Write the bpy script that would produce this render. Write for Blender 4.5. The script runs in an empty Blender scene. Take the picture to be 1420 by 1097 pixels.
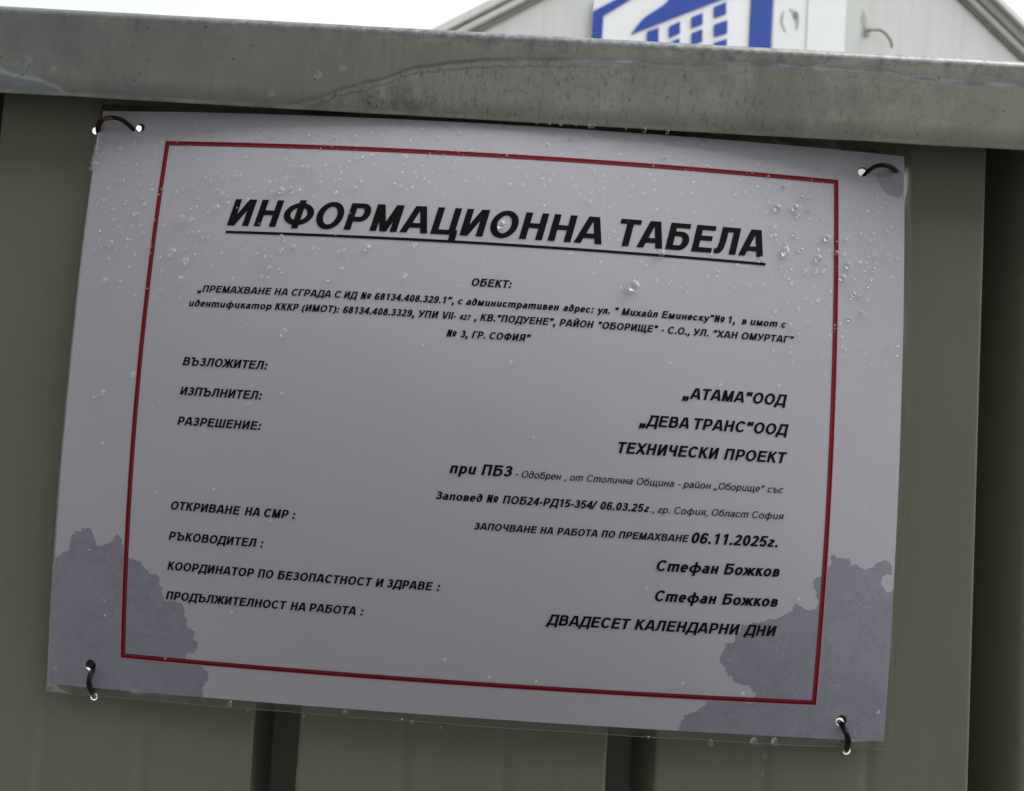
import bpy, bmesh, math, random
from mathutils import Vector, Matrix, noise

# ------------------------------------------------------------------ camera
scene = bpy.context.scene
C = scene.collection
ZB = 1.62                                     # height of the middle of the sheet above the ground, metres


def P(x, y, z):
    """millimetres about the sheet's middle -> metres in the world"""
    return Vector((x * .001, y * .001, ZB + z * .001))


cam_d = bpy.data.cameras.new('camera')
cam = bpy.data.objects.new('camera', cam_d)
C.objects.link(cam)
yaw, pitch, roll = -0.0158, 0.0537, 0.0632
fwd = Vector((math.sin(yaw) * math.cos(pitch), math.cos(yaw) * math.cos(pitch), math.sin(pitch)))
rt = Vector((math.cos(yaw), -math.sin(yaw), 0))
up = rt.cross(fwd)
r2 = math.cos(roll) * rt + math.sin(roll) * up
u2 = -math.sin(roll) * rt + math.cos(roll) * up
cam.matrix_world = Matrix.Translation(P(20.7422, -378.5589, -8.5136)) @ Matrix((r2, u2, -fwd)).transposed().to_4x4()
cam_d.sensor_width = 36
cam_d.lens = 26.0
cam_d.clip_start = .01
cam_d.clip_end = 500
cam_d.dof.use_dof = True
cam_d.dof.focus_distance = .37
cam_d.dof.aperture_fstop = 15
scene.camera = cam

# ------------------------------------------------------------------ sky, sun, exposure
SUN_EL, SUN_AZ = math.radians(52), math.radians(83)      # azimuth from +Y (beyond the fence) towards +X
world = bpy.data.worlds.new('World')
scene.world = world
world.use_nodes = True
wn, wl = world.node_tree.nodes, world.node_tree.links
bg = wn['Background']
sky = wn.new('ShaderNodeTexSky')
sky.sky_type = 'NISHITA'
sky.sun_disc = False
sky.sun_elevation = SUN_EL
sky.sun_rotation = SUN_AZ
sky.dust_density = 6
sky.air_density = 1.5
hsv = wn.new('ShaderNodeHueSaturation')
hsv.inputs['Saturation'].default_value = .16
wl.new(sky.outputs[0], hsv.inputs['Color'])
wl.new(hsv.outputs[0], bg.inputs['Color'])
bg.inputs['Strength'].default_value = .15
sun_d = bpy.data.lights.new('sun', 'SUN')
sun_d.energy = .5
sun_d.angle = math.radians(105)
sun_d.color = (1, .98, .955)
sun = bpy.data.objects.new('sun', sun_d)
C.objects.link(sun)
sd = Vector((math.sin(SUN_AZ) * math.cos(SUN_EL), math.cos(SUN_AZ) * math.cos(SUN_EL), math.sin(SUN_EL)))
sun.rotation_euler = sd.to_track_quat('Z', 'Y').to_euler()
vs = scene.view_settings
vs.view_transform = 'Standard'
vs.look = 'None'
vs.gamma = 1
vs.exposure = 1.13
scene.cycles.blur_glossy = 0.0

random.seed(7)


# ------------------------------------------------------------------ helpers
def tag(o, label=None, cat=None, group=None, kind=None):
    for k, v in (('label', label), ('category', cat), ('group', group), ('kind', kind)):
        if v:
            o[k] = v
    return o


def empty(name, loc, label, cat, group=None):
    o = bpy.data.objects.new(name, None)
    o.location = loc
    o.empty_display_size = .05
    C.objects.link(o)
    return tag(o, label, cat, group)


def link(name, me, mat, parent=None, smooth=False, sharp=None):
    if mat:
        for m in (mat if isinstance(mat, (list, tuple)) else [mat]):
            me.materials.append(m)
    o = bpy.data.objects.new(name, me)
    C.objects.link(o)
    if parent:
        o.parent = parent
        o.matrix_parent_inverse = Matrix.Translation(parent.location).inverted()
    if smooth:
        for p in me.polygons:
            p.use_smooth = True
        if sharp:
            me.set_sharp_from_angle(angle=math.radians(sharp))
    return o


def mesh(name, verts, faces):
    me = bpy.data.meshes.new(name)
    me.from_pydata([tuple(v) for v in verts], [], faces)
    me.update()
    return me


def fixn(me):
    bm = bmesh.new()
    bm.from_mesh(me)
    bmesh.ops.remove_doubles(bm, verts=bm.verts, dist=1e-7)
    bmesh.ops.recalc_face_normals(bm, faces=bm.faces)
    bm.to_mesh(me)
    bm.free()
    return me


def box(name, x0, x1, y0, y1, z0, z1, mat, parent=None, bevel=0):
    bm = bmesh.new()
    bmesh.ops.create_cube(bm, size=1, matrix=Matrix.Translation(((x0 + x1) / 2, (y0 + y1) / 2, (z0 + z1) / 2)) @ Matrix.Diagonal((x1 - x0, y1 - y0, z1 - z0, 1)))
    if bevel:
        bmesh.ops.bevel(bm, geom=bm.edges, offset=bevel, segments=2, affect='EDGES')
    me = bpy.data.meshes.new(name)
    bm.to_mesh(me)
    bm.free()
    return link(name, me, mat, parent)


def smooth_path(pts, n=6):
    """Catmull-Rom through the points"""
    out = []
    q = [Vector(p) for p in pts]
    for i in range(len(q) - 1):
        a, b, c, d = q[max(i - 1, 0)], q[i], q[i + 1], q[min(i + 2, len(q) - 1)]
        for k in range(n):
            t = k / n
            out.append(.5 * ((2 * b) + (c - a) * t + (2 * a - 5 * b + 4 * c - d) * t * t + (3 * b - a - 3 * c + d) * t ** 3))
    out.append(q[-1])
    return out


def tube(name, pts, r, mat, parent=None, seg=14, flat=1.0):
    vs_, fs = [], []
    prev = None
    for i, p in enumerate(pts):
        t = (pts[min(i + 1, len(pts) - 1)] - pts[max(i - 1, 0)]).normalized()
        if prev is None:
            a = t.orthogonal().normalized()
        else:
            a = (prev - t * prev.dot(t)).normalized()
        prev = a
        b = t.cross(a)
        for k in range(seg):
            w = 2 * math.pi * k / seg
            vs_.append(p + a * (math.cos(w) * r) + b * (math.sin(w) * r * flat))
    n = len(pts)
    for i in range(n - 1):
        for k in range(seg):
            fs.append((i * seg + k, i * seg + (k + 1) % seg, (i + 1) * seg + (k + 1) % seg, (i + 1) * seg + k))
    fs.append(tuple(range(seg))[::-1])
    fs.append(tuple((n - 1) * seg + k for k in range(seg)))
    return link(name, fixn(mesh(name, vs_, fs)), mat, parent, smooth=True, sharp=50)


# ------------------------------------------------------------------ materials
class NT:
    def __init__(self, name):
        self.m = bpy.data.materials.new(name)
        self.m.use_nodes = True
        self.n = self.m.node_tree.nodes
        self.l = self.m.node_tree.links
        self.b = self.n['Principled BSDF']
        self.out = self.n['Material Output']
        self._c = None

    def set(self, **k):
        for a, v in k.items():
            self.b.inputs[a.replace('_', ' ')].default_value = v
        return self

    def co(self):
        if not self._c:
            self._c = self.n.new('ShaderNodeTexCoord').outputs['Object']
        return self._c

    def map(self, sc=(1, 1, 1), loc=(0, 0, 0), rot=(0, 0, 0)):
        x = self.n.new('ShaderNodeMapping')
        x.inputs['Scale'].default_value = sc
        x.inputs['Location'].default_value = loc
        x.inputs['Rotation'].default_value = rot
        self.l.new(self.co(), x.inputs['Vector'])
        return x.outputs[0]

    def noise(self, scale, detail=4, rough=.6, vec=None, dist=0, out='Fac'):
        x = self.n.new('ShaderNodeTexNoise')
        x.inputs['Scale'].default_value = scale
        x.inputs['Detail'].default_value = detail
        x.inputs['Roughness'].default_value = rough
        x.inputs['Distortion'].default_value = dist
        self.l.new(vec or self.co(), x.inputs['Vector'])
        return x.outputs[out]

    def voro(self, scale, vec=None, out='Distance', feature='F1'):
        x = self.n.new('ShaderNodeTexVoronoi')
        x.feature = feature
        x.inputs['Scale'].default_value = scale
        self.l.new(vec or self.co(), x.inputs['Vector'])
        return x.outputs[out]

    def ramp(self, fac, stops, interp='LINEAR'):
        x = self.n.new('ShaderNodeValToRGB')
        cr = x.color_ramp
        cr.interpolation = interp
        while len(cr.elements) < len(stops):
            cr.elements.new(.5)
        for e, (p, c) in zip(cr.elements, stops):
            e.position = p
            e.color = (c[0], c[1], c[2], 1) if isinstance(c, (tuple, list)) else (c, c, c, 1)
        self.l.new(fac, x.inputs['Fac'])
        return x.outputs['Color']

    def mix(self, fac, a, b, mode='MIX'):
        x = self.n.new('ShaderNodeMix')
        x.data_type = 'RGBA'
        x.blend_type = mode
        for k, s, v in ((0, x.inputs[0], fac), (6, x.inputs[6], a), (7, x.inputs[7], b)):
            if hasattr(v, 'links'):
                self.l.new(v, s)
            elif k == 0:
                s.default_value = v
            else:
                s.default_value = (v[0], v[1], v[2], 1) if isinstance(v, (tuple, list)) else (v, v, v, 1)
        return x.outputs[2]

    def math(self, op, a, b=0.0, c=0.0, clamp=False):
        x = self.n.new('ShaderNodeMath')
        x.operation = op
        x.use_clamp = clamp
        for s, v in zip(x.inputs, (a, b, c)):
            if hasattr(v, 'links'):
                self.l.new(v, s)
            else:
                s.default_value = v
        return x.outputs[0]

    def xyz(self):
        x = self.n.new('ShaderNodeSeparateXYZ')
        self.l.new(self.co(), x.inputs[0])
        return x.outputs

    def curve(self, val, pts):
        x = self.n.new('ShaderNodeFloatCurve')
        cv = x.mapping.curves[0]
        while len(cv.points) < len(pts):
            cv.points.new(.5, .5)
        for p, (a, b) in zip(cv.points, pts):
            p.location = (a, b)
            p.handle_type = 'AUTO'
        x.mapping.update()
        self.l.new(val, x.inputs['Value'])
        return x.outputs[0]

    def to(self, sock, name):
        self.l.new(sock, self.b.inputs[name])
        return self

    def bump(self, h, strength=.3, dist=.001, chain=None):
        x = self.n.new('ShaderNodeBump')
        x.inputs['Strength'].default_value = strength
        x.inputs['Distance'].default_value = dist
        self.l.new(h, x.inputs['Height'])
        if chain:
            self.l.new(chain, x.inputs['Normal'])
        self.l.new(x.outputs[0], self.b.inputs['Normal'])
        return x.outputs[0]


def paper_like(name, base, var, wet=0.0):
    t = NT(name)
    cloud = t.noise(9, 3, .5)
    fib = t.noise(900, 3, .7)
    c = t.mix(cloud, base, var)
    c = t.mix(t.math('MULTIPLY', fib, .16), c, tuple(x * .62 for x in base))
    if wet:
        blot = t.ramp(t.noise(48, 6, .78), [(.40, 0), (.60, 1)])
        c = t.mix(t.math('MULTIPLY', blot, .34), c, tuple(x * 1.24 for x in base))
        tl_ = t.ramp(t.math('ABSOLUTE', t.math('SUBTRACT', t.noise(30, 5, .7), .5)), [(.006, .5), (.022, 0)])
        c = t.mix(tl_, c, tuple(x * .82 for x in base))
        c = t.mix(t.ramp(t.noise(330, 2, .5), [(.68, 0), (.74, .5)]), c, tuple(x * 1.45 for x in base))
    t.to(c, 'Base Color')
    t.set(Roughness=.6, Coat_Weight=1.0, Coat_Roughness=.2, Coat_IOR=1.5)
    t.set(Specular_IOR_Level=.2)
    n0 = t.bump(t.noise(11, 2, .5), .3, .004)
    n1 = t.bump(t.noise(34, 2, .5), .15, .0012, n0)
    t.bump(t.noise(1300, 2, .6), .05, .0002, n1)
    return t.m


M_paper = paper_like('printed_paper', (.675, .672, .75), (.70, .695, .76))
M_stain = paper_like('wet_paper', (.385, .39, .47), (.36, .365, .45), wet=1)
M_stain2 = paper_like('damp_paper', (.47, .465, .53), (.45, .45, .52), wet=1)


def ink(name, col):
    t = NT(name)
    c = t.mix(t.noise(500, 3, .7), col, tuple(x * 1.5 + .002 for x in col))
    t.to(c, 'Base Color')
    t.set(Roughness=.6, Coat_Weight=.2, Coat_Roughness=.3, Specular_IOR_Level=.05)
    t.bump(t.noise(28, 2, .5), .12, .0015)
    return t.m


M_ink = ink('black_ink', (.006, .006, .007))
M_red = ink('dark_red_ink', (.18, .004, .013))
M_redmid = ink('soft_red_ink', (.24, .035, .048))
M_pink = ink('pale_red_ink', (.56, .33, .35))

# clear laminating film beyond the paper's edge
t = NT('laminating_film')
tr = t.n.new('ShaderNodeBsdfTransparent')
tr.inputs[0].default_value = (.93, .94, .92, 1)
gl = t.n.new('ShaderNodeBsdfGlossy')
gl.inputs['Roughness'].default_value = .22
df = t.n.new('ShaderNodeBsdfDiffuse')
df.inputs[0].default_value = (.75, .77, .78, 1)
fr = t.n.new('ShaderNodeFresnel')
fr.inputs[0].default_value = 1.55
m1 = t.n.new('ShaderNodeMixShader')
t.l.new(t.ramp(t.noise(160, 4, .7), [(.5, .02), (.75, .09)]), m1.inputs[0])
t.l.new(tr.outputs[0], m1.inputs[1])
t.l.new(df.outputs[0], m1.inputs[2])
m2 = t.n.new('ShaderNodeMixShader')
t.l.new(fr.outputs[0], m2.inputs[0])
t.l.new(m1.outputs[0], m2.inputs[1])
t.l.new(gl.outputs[0], m2.inputs[2])
t.l.new(m2.outputs[0], t.out.inputs['Surface'])
M_film = t.m

t = NT('film_cut_edge')
t.set(Base_Color=(.30, .31, .26, 1), Roughness=.3)
M_filmedge = t.m

t = NT('water')
t.set(Base_Color=(1, 1, 1, 1), Roughness=.0, IOR=1.333, Transmission_Weight=.85)
tr = t.n.new('ShaderNodeBsdfTransparent')
mx = t.n.new('ShaderNodeMixShader')
mx.inputs[0].default_value = .9
t.l.new(tr.outputs[0], mx.inputs[1])
t.l.new(t.b.outputs[0], mx.inputs[2])
t.l.new(mx.outputs[0], t.out.inputs['Surface'])
M_water = t.m
t = NT('clear_water')
t.set(Base_Color=(1, 1, 1, 1), Roughness=.0, IOR=1.333, Transmission_Weight=.97)
M_water2 = t.m

# olive grey coated steel
t = NT('olive_coated_steel')
x, y, z = t.xyz()
base = t.mix(t.noise(5, 3, .5), (.205, .222, .156), (.248, .260, .188))
streak = t.noise(1, 4, .65, vec=t.map((70, 70, 3)))
base = t.mix(t.ramp(streak, [(.45, 0), (.75, .45)]), base, (.25, .25, .19))
spk = t.ramp(t.noise(520, 2, .6), [(.70, 0), (.78, .5)])
base = t.mix(spk, base, (.14, .14, .10))
base = t.mix(t.ramp(t.noise(30, 6, .75), [(.56, 0), (.8, .35)]), base, (.175, .17, .14))
runs = t.math('MULTIPLY', t.ramp(t.noise(1, 4, .7, vec=t.map((160, 160, 2.2))), [(.60, 0), (.72, .5)]), t.ramp(t.noise(6, 3, .6), [(.4, 0), (.6, 1)]))
base = t.mix(runs, base, (.155, .155, .12))
scr = t.ramp(t.math('ABSOLUTE', t.math('SUBTRACT', t.noise(9, 3, .5, vec=t.map((1.6, 1, .5))), .5)), [(.0008, .5), (.0022, 0)])
base = t.mix(t.math('MULTIPLY', scr, t.ramp(t.noise(13, 2, .5), [(.55, 0), (.62, 1)])), base, (.30, .30, .25))
t.to(base, 'Base Color')
t.to(t.ramp(t.noise(24, 5, .7), [(.3, .42), (.7, .62)]), 'Roughness')
n1 = t.bump(t.noise(7, 2, .5), .25, .004)
t.bump(t.noise(900, 3, .6), .12, .00025, n1)
M_olive = t.m

t = NT('cut_steel_edge')
t.to(t.ramp(t.noise(300, 3, .7), [(.4, (.16, .15, .11)), (.6, (.5, .5, .46))]), 'Base Color')
t.set(Roughness=.4, Metallic=.3)
M_edge = t.m

# galvanised rail with tide marks (colour stays put with the metal)
t = NT('weathered_galvanised_steel')
x, y, z = t.xyz()                                 # rail object coordinates: metres, z = 0 at its lower edge
wob = t.math('SUBTRACT', t.noise(16, 6, .68), .5)
wob2 = t.math('SUBTRACT', t.noise(75, 4, .7), .5)
h = t.math('DIVIDE', z, .0473)
xn = t.math('ADD', t.math('MULTIPLY', x, 1 / .62), .5)           # -0.31..0.31 m -> 0..1
tide = t.curve(xn, [(0, .0), (.30, .0), (.335, .08), (.37, .25), (.405, .40), (.435, .55), (.52, .68), (.64, .72), (.78, .76), (.845, .70), (.92, .70), (1, .72)])
dlt = t.math('SUBTRACT', h, t.math('ADD', tide, t.math('ADD', t.math('MULTIPLY', wob, .10), t.math('MULTIPLY', wob2, .05))))
below = t.ramp(t.math('ADD', t.math('MULTIPLY', dlt, 7), .5), [(.36, 1), (.60, 0)])
below = t.math('MULTIPLY', below, t.ramp(xn, [(.30, 0), (.36, 1)]))
dark = t.mix(t.noise(9, 7, .75), (0.192, 0.213, 0.202), (0.263, 0.277, 0.258))
dark = t.mix(t.ramp(t.noise(42, 5, .7), [(.45, 0), (.75, .5)]), dark, (0.334, 0.338, 0.305))
lightm = t.mix(t.noise(30, 8, .82), (0.225, 0.222, 0.205), (0.45, 0.44, 0.40))
lightm = t.mix(t.ramp(t.noise(420, 5, .8, vec=t.map((1, 1, .4))), [(.54, 0), (.64, .7)]), lightm, (.11, .108, .10))
lightm = t.mix(t.ramp(t.noise(210, 6, .8), [(.56, 0), (.68, .4)]), lightm, (.58, .57, .53))
lightm = t.mix(t.ramp(t.noise(120, 5, .8), [(.55, 0), (.7, .28)]), lightm, (0.497, 0.490, 0.440))
warm = t.mix(t.noise(26, 8, .8), (.225, .215, .19), (.37, .355, .31))
dark = t.mix(t.math('MULTIPLY', t.ramp(xn, [(.16, 0), (.46, 1)]), t.ramp(t.math('ADD', h, t.math('MULTIPLY', wob, .5)), [(.1, .35), (.55, 1)])), dark, warm)
brush = t.noise(1, 5, .7, vec=t.map((260, 1, 22)))
dark = t.mix(t.ramp(brush, [(.45, 0), (.75, .35)]), dark, (.15, .16, .155))
greenish = t.mix(t.noise(18, 5, .6), (0.284, 0.305, 0.234), (0.383, 0.391, 0.305))
lightm = t.mix(t.ramp(xn, [(.72, 0), (.92, .8)]), lightm, greenish)
col = t.mix(below, dark, lightm)
# warm mottled band over the tide line on the right half
upband = t.math('MULTIPLY', t.ramp(h, [(.70, 0), (.80, 1)]), t.ramp(xn, [(.36, 0), (.5, 1)]))
mott = t.ramp(t.noise(95, 5, .7, vec=t.map((.8, 1, 1)), dist=.6), [(.36, (0.121, 0.135, 0.149)), (.48, (0.270, 0.270, 0.234)), (.64, (0.383, 0.369, 0.312))])
col = t.mix(t.math('MULTIPLY', upband, .75), col, mott)
# blue grey crust along the tide line
line = t.ramp(t.math('ABSOLUTE', t.math('MULTIPLY', dlt, 10)), [(.05, 1), (.34, 0)])
line = t.math('MULTIPLY', line, t.ramp(xn, [(.29, 0), (.36, .55), (.52, 1)]))
linec = t.ramp(t.noise(110, 3, .6, vec=t.map((.6, 1, 2.5))), [(.4, (0.142, 0.170, 0.213)), (.62, (0.426, 0.490, 0.568))])
linec = t.mix(t.ramp(xn, [(.47, 1), (.60, 0)]), linec, (.075, .08, .085))
col = t.mix(t.math('MULTIPLY', line, .8), col, linec)
line2 = t.ramp(t.math('ABSOLUTE', t.math('ADD', t.math('MULTIPLY', dlt, 10), t.math('ADD', .75, t.math('MULTIPLY', wob2, 2)))), [(.04, 1), (.2, 0)])
col = t.mix(t.math('MULTIPLY', line2, t.ramp(xn, [(.31, 0), (.37, .5), (.50, .45), (.62, .12)])), col, (.09, .10, .11))
# ragged blue black edge along the top bend
topb = t.ramp(t.math('ADD', h, t.math('MULTIPLY', wob2, .12)), [(.84, 0), (.90, 1), (.955, .85), (.99, .95)])
topc = t.ramp(t.noise(230, 4, .7), [(.38, (0.078, 0.092, 0.121)), (.55, (0.213, 0.234, 0.263)), (.70, (0.355, 0.348, 0.284))])
col = t.mix(t.math('MULTIPLY', topb, t.ramp(xn, [(.1, .3), (.45, .85)])), col, topc)
# second, low tide mark at the far left
lowt = t.curve(xn, [(0, .30), (.04, .34), (.10, .20), (.13, .12), (.16, 0), (1, 0)])
d2 = t.math('SUBTRACT', h, t.math('ADD', lowt, t.math('MULTIPLY', wob2, .1)))
low = t.math('MULTIPLY', t.ramp(t.math('ADD', t.math('MULTIPLY', d2, 8), .5), [(.4, 1), (.56, 0)]), t.ramp(xn, [(.14, 1), (.17, 0)]))
col = t.mix(t.math('MULTIPLY', low, .5), col, (0.284, 0.320, 0.355))
l2 = t.math('MULTIPLY', t.ramp(t.math('ABSOLUTE', t.math('MULTIPLY', d2, 10)), [(.05, 1), (.35, 0)]), t.ramp(xn, [(.13, 1), (.16, 0)]))
col = t.mix(t.math('MULTIPLY', l2, .55), col, (0.511, 0.568, 0.625))
# a black smudge where the tide mark runs out, drips below the upper band, handling grime
gx = t.math('MULTIPLY', t.ramp(xn, [(.355, 0), (.385, 1), (.43, 1), (.475, 0)]), t.ramp(t.noise(55, 7, .8, vec=t.map((1, 1, .6))), [(.46, 0), (.60, .8)]))
gx = t.math('MULTIPLY', gx, t.ramp(h, [(.02, .3), (.12, 1), (.24, 1), (.42, 0)]))
col = t.mix(t.math('MULTIPLY', gx, .75), col, (.05, .055, .05))
drip = t.math('MULTIPLY', t.ramp(t.noise(1, 3, .6, vec=t.map((120, 1, 9))), [(.56, 0), (.70, 1)]), t.ramp(h, [(.66, 0), (.80, 1), (.90, 1)]))
col = t.mix(t.math('MULTIPLY', drip, .5), col, (.13, .14, .15))
lip = t.ramp(t.math('ADD', h, t.math('MULTIPLY', wob2, .04)), [(.025, 1), (.05, 0)])
col = t.mix(t.math('MULTIPLY', lip, t.ramp(t.noise(45, 4, .7), [(.4, .1), (.6, .8)])), col, (.45, .45, .36))
grime = t.ramp(t.noise(12, 8, .8, dist=.4), [(.47, 0), (.66, .5)])
col = t.mix(grime, col, (.17, .175, .165))
pale = t.ramp(t.noise(38, 6, .8), [(.58, 0), (.76, .35)])
col = t.mix(pale, col, (.46, .47, .46))
# lime spots, pits, drips
spots = t.ramp(t.voro(52), [(.06, 1), (.15, 0)])
spots = t.math('MULTIPLY', spots, t.ramp(t.noise(31, 2, .5), [(.50, 0), (.62, 1)]))
spots = t.math('MULTIPLY', spots, t.ramp(t.noise(330, 3, .6), [(.35, .2), (.65, 1)]))
col = t.mix(t.math('MULTIPLY', spots, .7), col, (0.511, 0.568, 0.611))
pit = t.math('MULTIPLY', t.ramp(t.voro(190), [(.08, 1), (.15, 0)]), t.ramp(t.noise(40, 3, .5), [(.50, 0), (.60, .8)]))
col = t.mix(pit, col, (0.064, 0.064, 0.064))
col = t.mix(1.0, col, (1.15, 1.15, 1.12), 'MULTIPLY')
t.to(col, 'Base Color')
t.set(Metallic=.35)
t.to(t.math('MAXIMUM', t.ramp(t.noise(60, 4, .6), [(.3, .38), (.7, .58)]), t.ramp(h, [(.90, 0), (.97, .85)])), 'Roughness')
n1 = t.bump(t.noise(14, 3, .5), .3, .002)
n2 = t.bump(t.math('MULTIPLY', below, t.noise(420, 4, .7)), .12, .0004, n1)
t.bump(t.math('ADD', t.noise(800, 3, .6), t.math('MULTIPLY', topb, t.noise(260, 4, .7))), .14, .0003, n2)
M_rail = t.m

t = NT('black_cable')
t.to(t.ramp(t.noise(420, 3, .6), [(.4, (.004, .004, .005)), (.7, (.012, .012, .013))]), 'Base Color')
t.set(Roughness=.45, Specular_IOR_Level=.3)
M_cable = t.m
t = NT('rusty_wire')
t.to(t.ramp(t.noise(700, 3, .6), [(.4, (.12, .035, .012)), (.7, (.32, .11, .035))]), 'Base Color')
t.set(Roughness=.6)
M_rust = t.m

t = NT('wall_render')
c = t.mix(t.noise(1.3, 4, .6), (.44, .46, .445), (.50, .515, .50))
dr = t.ramp(t.noise(1, 5, .65, vec=t.map((5, 5, .45))), [(.48, 0), (.8, .5)])
c = t.mix(dr, c, (.35, .345, .33))
t.to(c, 'Base Color')
t.set(Roughness=.85)
t.bump(t.noise(30, 3, .6), .3, .01)
M_wall = t.m
t = NT('white_wall_panel')
t.to(t.mix(t.noise(2, 4, .6), (.54, .575, .57), (.58, .605, .60)), 'Base Color')
t.set(Roughness=.5)
M_panel = t.m
t = NT('grey_wall_panel')
t.to(t.mix(t.noise(2, 4, .6), (.38, .41, .395), (.42, .445, .43)), 'Base Color')
t.set(Roughness=.6)
M_panel2 = t.m
t = NT('roof_trim_light')
t.to(t.mix(t.noise(4, 4, .6), (.40, .42, .39), (.50, .51, .48)), 'Base Color')
t.set(Roughness=.55)
M_trim = t.m
t = NT('roof_trim_dark')
t.to(t.mix(t.noise(4, 4, .6), (.10, .10, .09), (.17, .165, .15)), 'Base Color')
t.set(Roughness=.6)
M_trimd = t.m
t = NT('sign_blue')
t.to(t.mix(t.noise(3, 3, .6), (.018, .05, .25), (.026, .065, .31)), 'Base Color')
t.set(Roughness=.6, Specular_IOR_Level=.15)
M_blue = t.m
t = NT('sign_white')
t.to(t.mix(t.noise(3, 3, .6), (.58, .60, .61), (.63, .645, .65)), 'Base Color')
t.set(Roughness=.45)
M_white = t.m
t = NT('soot_mark')
t.to(t.mix(t.noise(6, 4, .7), (.12, .11, .09), (.55, .54, .50)), 'Base Color')
t.set(Roughness=.9)
M_soot = t.m
t = NT('wet_concrete_ground')
c = t.mix(t.noise(.7, 6, .65), (.30, .295, .28), (.42, .41, .39))
c = t.mix(t.ramp(t.noise(14, 6, .7), [(.5, 0), (.75, .5)]), c, (.24, .235, .22))
t.to(c, 'Base Color')
t.to(t.ramp(t.noise(1.1, 5, .6), [(.4, .12), (.6, .65)]), 'Roughness')
t.bump(t.noise(60, 5, .7), .4, .004)
M_ground = t.m

# ------------------------------------------------------------------ ground
g = link('ground', mesh('ground', [(-150, -150, 0), (150, -150, 0), (150, 150, 0), (-150, 150, 0)], [(0, 1, 2, 3)]), M_ground)
tag(g, kind='structure')
t = NT('added_road_asphalt')
c = t.mix(t.noise(1.2, 6, .65), (.05, .05, .052), (.085, .085, .085))
c = t.mix(t.ramp(t.noise(260, 3, .6), [(.5, 0), (.7, .6)]), c, (.13, .13, .125))
t.to(c, 'Base Color')
t.to(t.ramp(t.noise(1.6, 5, .6), [(.4, .25), (.6, .7)]), 'Roughness')
t.bump(t.noise(260, 4, .7), .5, .003)
M_asph = t.m
g = link('added_road', mesh('added_road', [(-60, -3.5, .004), (60, -3.5, .004), (60, -.2, .004), (-60, -.2, .004)], [(0, 1, 2, 3)]), M_asph)  # unseen dark strip, added to cut light bounced up onto the sheet
tag(g, kind='structure')

# ------------------------------------------------------------------ the house added out of view behind the camera, to block sky light
t = NT('blocker_plaster')
c = t.mix(t.noise(.8, 5, .6), (.15, .15, .155), (.22, .22, .225))
c = t.mix(t.ramp(t.noise(1, 5, .65, vec=t.map((3, 3, .3))), [(.5, 0), (.8, .5)]), c, (.11, .11, .11))
t.to(c, 'Base Color')
t.set(Roughness=.9)
t.bump(t.noise(40, 4, .6), .4, .01)
M_plaster = t.m
t = NT('window_glass')
t.set(Base_Color=(.03, .035, .04, 1), Roughness=.06)
M_glass = t.m
t = NT('window_paint')
t.set(Base_Color=(.55, .55, .52, 1), Roughness=.5)
M_frame = t.m
HY, HH_ = -3.6, 7.0
blocker = empty('light_blocker_house', (0, HY, 0), 'added grey plastered two storey house across the lane, behind the photographer', 'blocker')
box('wall', -13, 13, HY - 6, HY, 0, HH_, M_plaster, blocker)
box('plinth', -13.02, 13.02, HY - 6.02, HY + .06, -.01, .55, M_trimd, blocker)
box('cornice', -13.2, 13.2, HY - 6.2, HY + .28, HH_ + .002, HH_ + .3, M_frame, blocker)
for fl in (1.1, 4.6):
    for i in range(7):
        cx = -10.8 + i * 3.6
        fr_ = box('window', cx - .62, cx + .62, HY + .002, HY + .06, fl, fl + 1.7, M_frame, blocker)
        for sx0 in (-.55, .03):
            pn = box('pane', cx + sx0, cx + sx0 + .52, HY + .061, HY + .066, fl + .07, fl + 1.62, M_glass)
            pn.parent = fr_
        box('window_sill', cx - .7, cx + .7, HY + .003, HY + .14, fl - .08, fl - .003, M_frame, blocker)

# ------------------------------------------------------------------ hoarding: profiled steel sheets under a galvanised top rail
FH = [[-214.8, 138.9, 2.1], [-192.2, 141.2, 1.9], [190.0, 139.6, 2.4], [189.3, -141.5, 2.1], [193.3, -155.4, 2.1], [-192.7, -142.2, 2.1], [-188.2, -154.5, 2.0]]
fence = empty('metal_fence', (0, .003, 0), 'olive green profiled steel hoarding with a stained galvanised rail along its top', 'fence')
PITCH = 180.4
X_CH = -106.6                                       # left edge of the channel below the sheet's left half


def fillet(pts, r=1.6, n=3):
    out = [pts[0]]
    for i in range(1, len(pts) - 1):
        p, a, b = Vector(pts[i]), Vector(pts[i - 1]), Vector(pts[i + 1])
        da, db = (a - p), (b - p)
        rr = min(r, da.length * .45, db.length * .45)
        pa, pb = p + da.normalized() * rr, p + db.normalized() * rr
        for k in range(n + 1):
            s = k / n
            out.append(tuple((1 - s) ** 2 * pa + 2 * s * (1 - s) * p + s * s * pb))
    out.append(pts[-1])
    res = [out[0]]
    for p, q in zip(out, out[1:]):                    # support points keep the flats flat
        p_, q_ = Vector(p), Vector(q)
        L = (q_ - p_).length
        if L > 5:
            res += [tuple(p_.lerp(q_, 1.2 / L)), tuple(p_.lerp(q_, 1 - 1.2 / L))]
        res.append(q)
    return res


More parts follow.
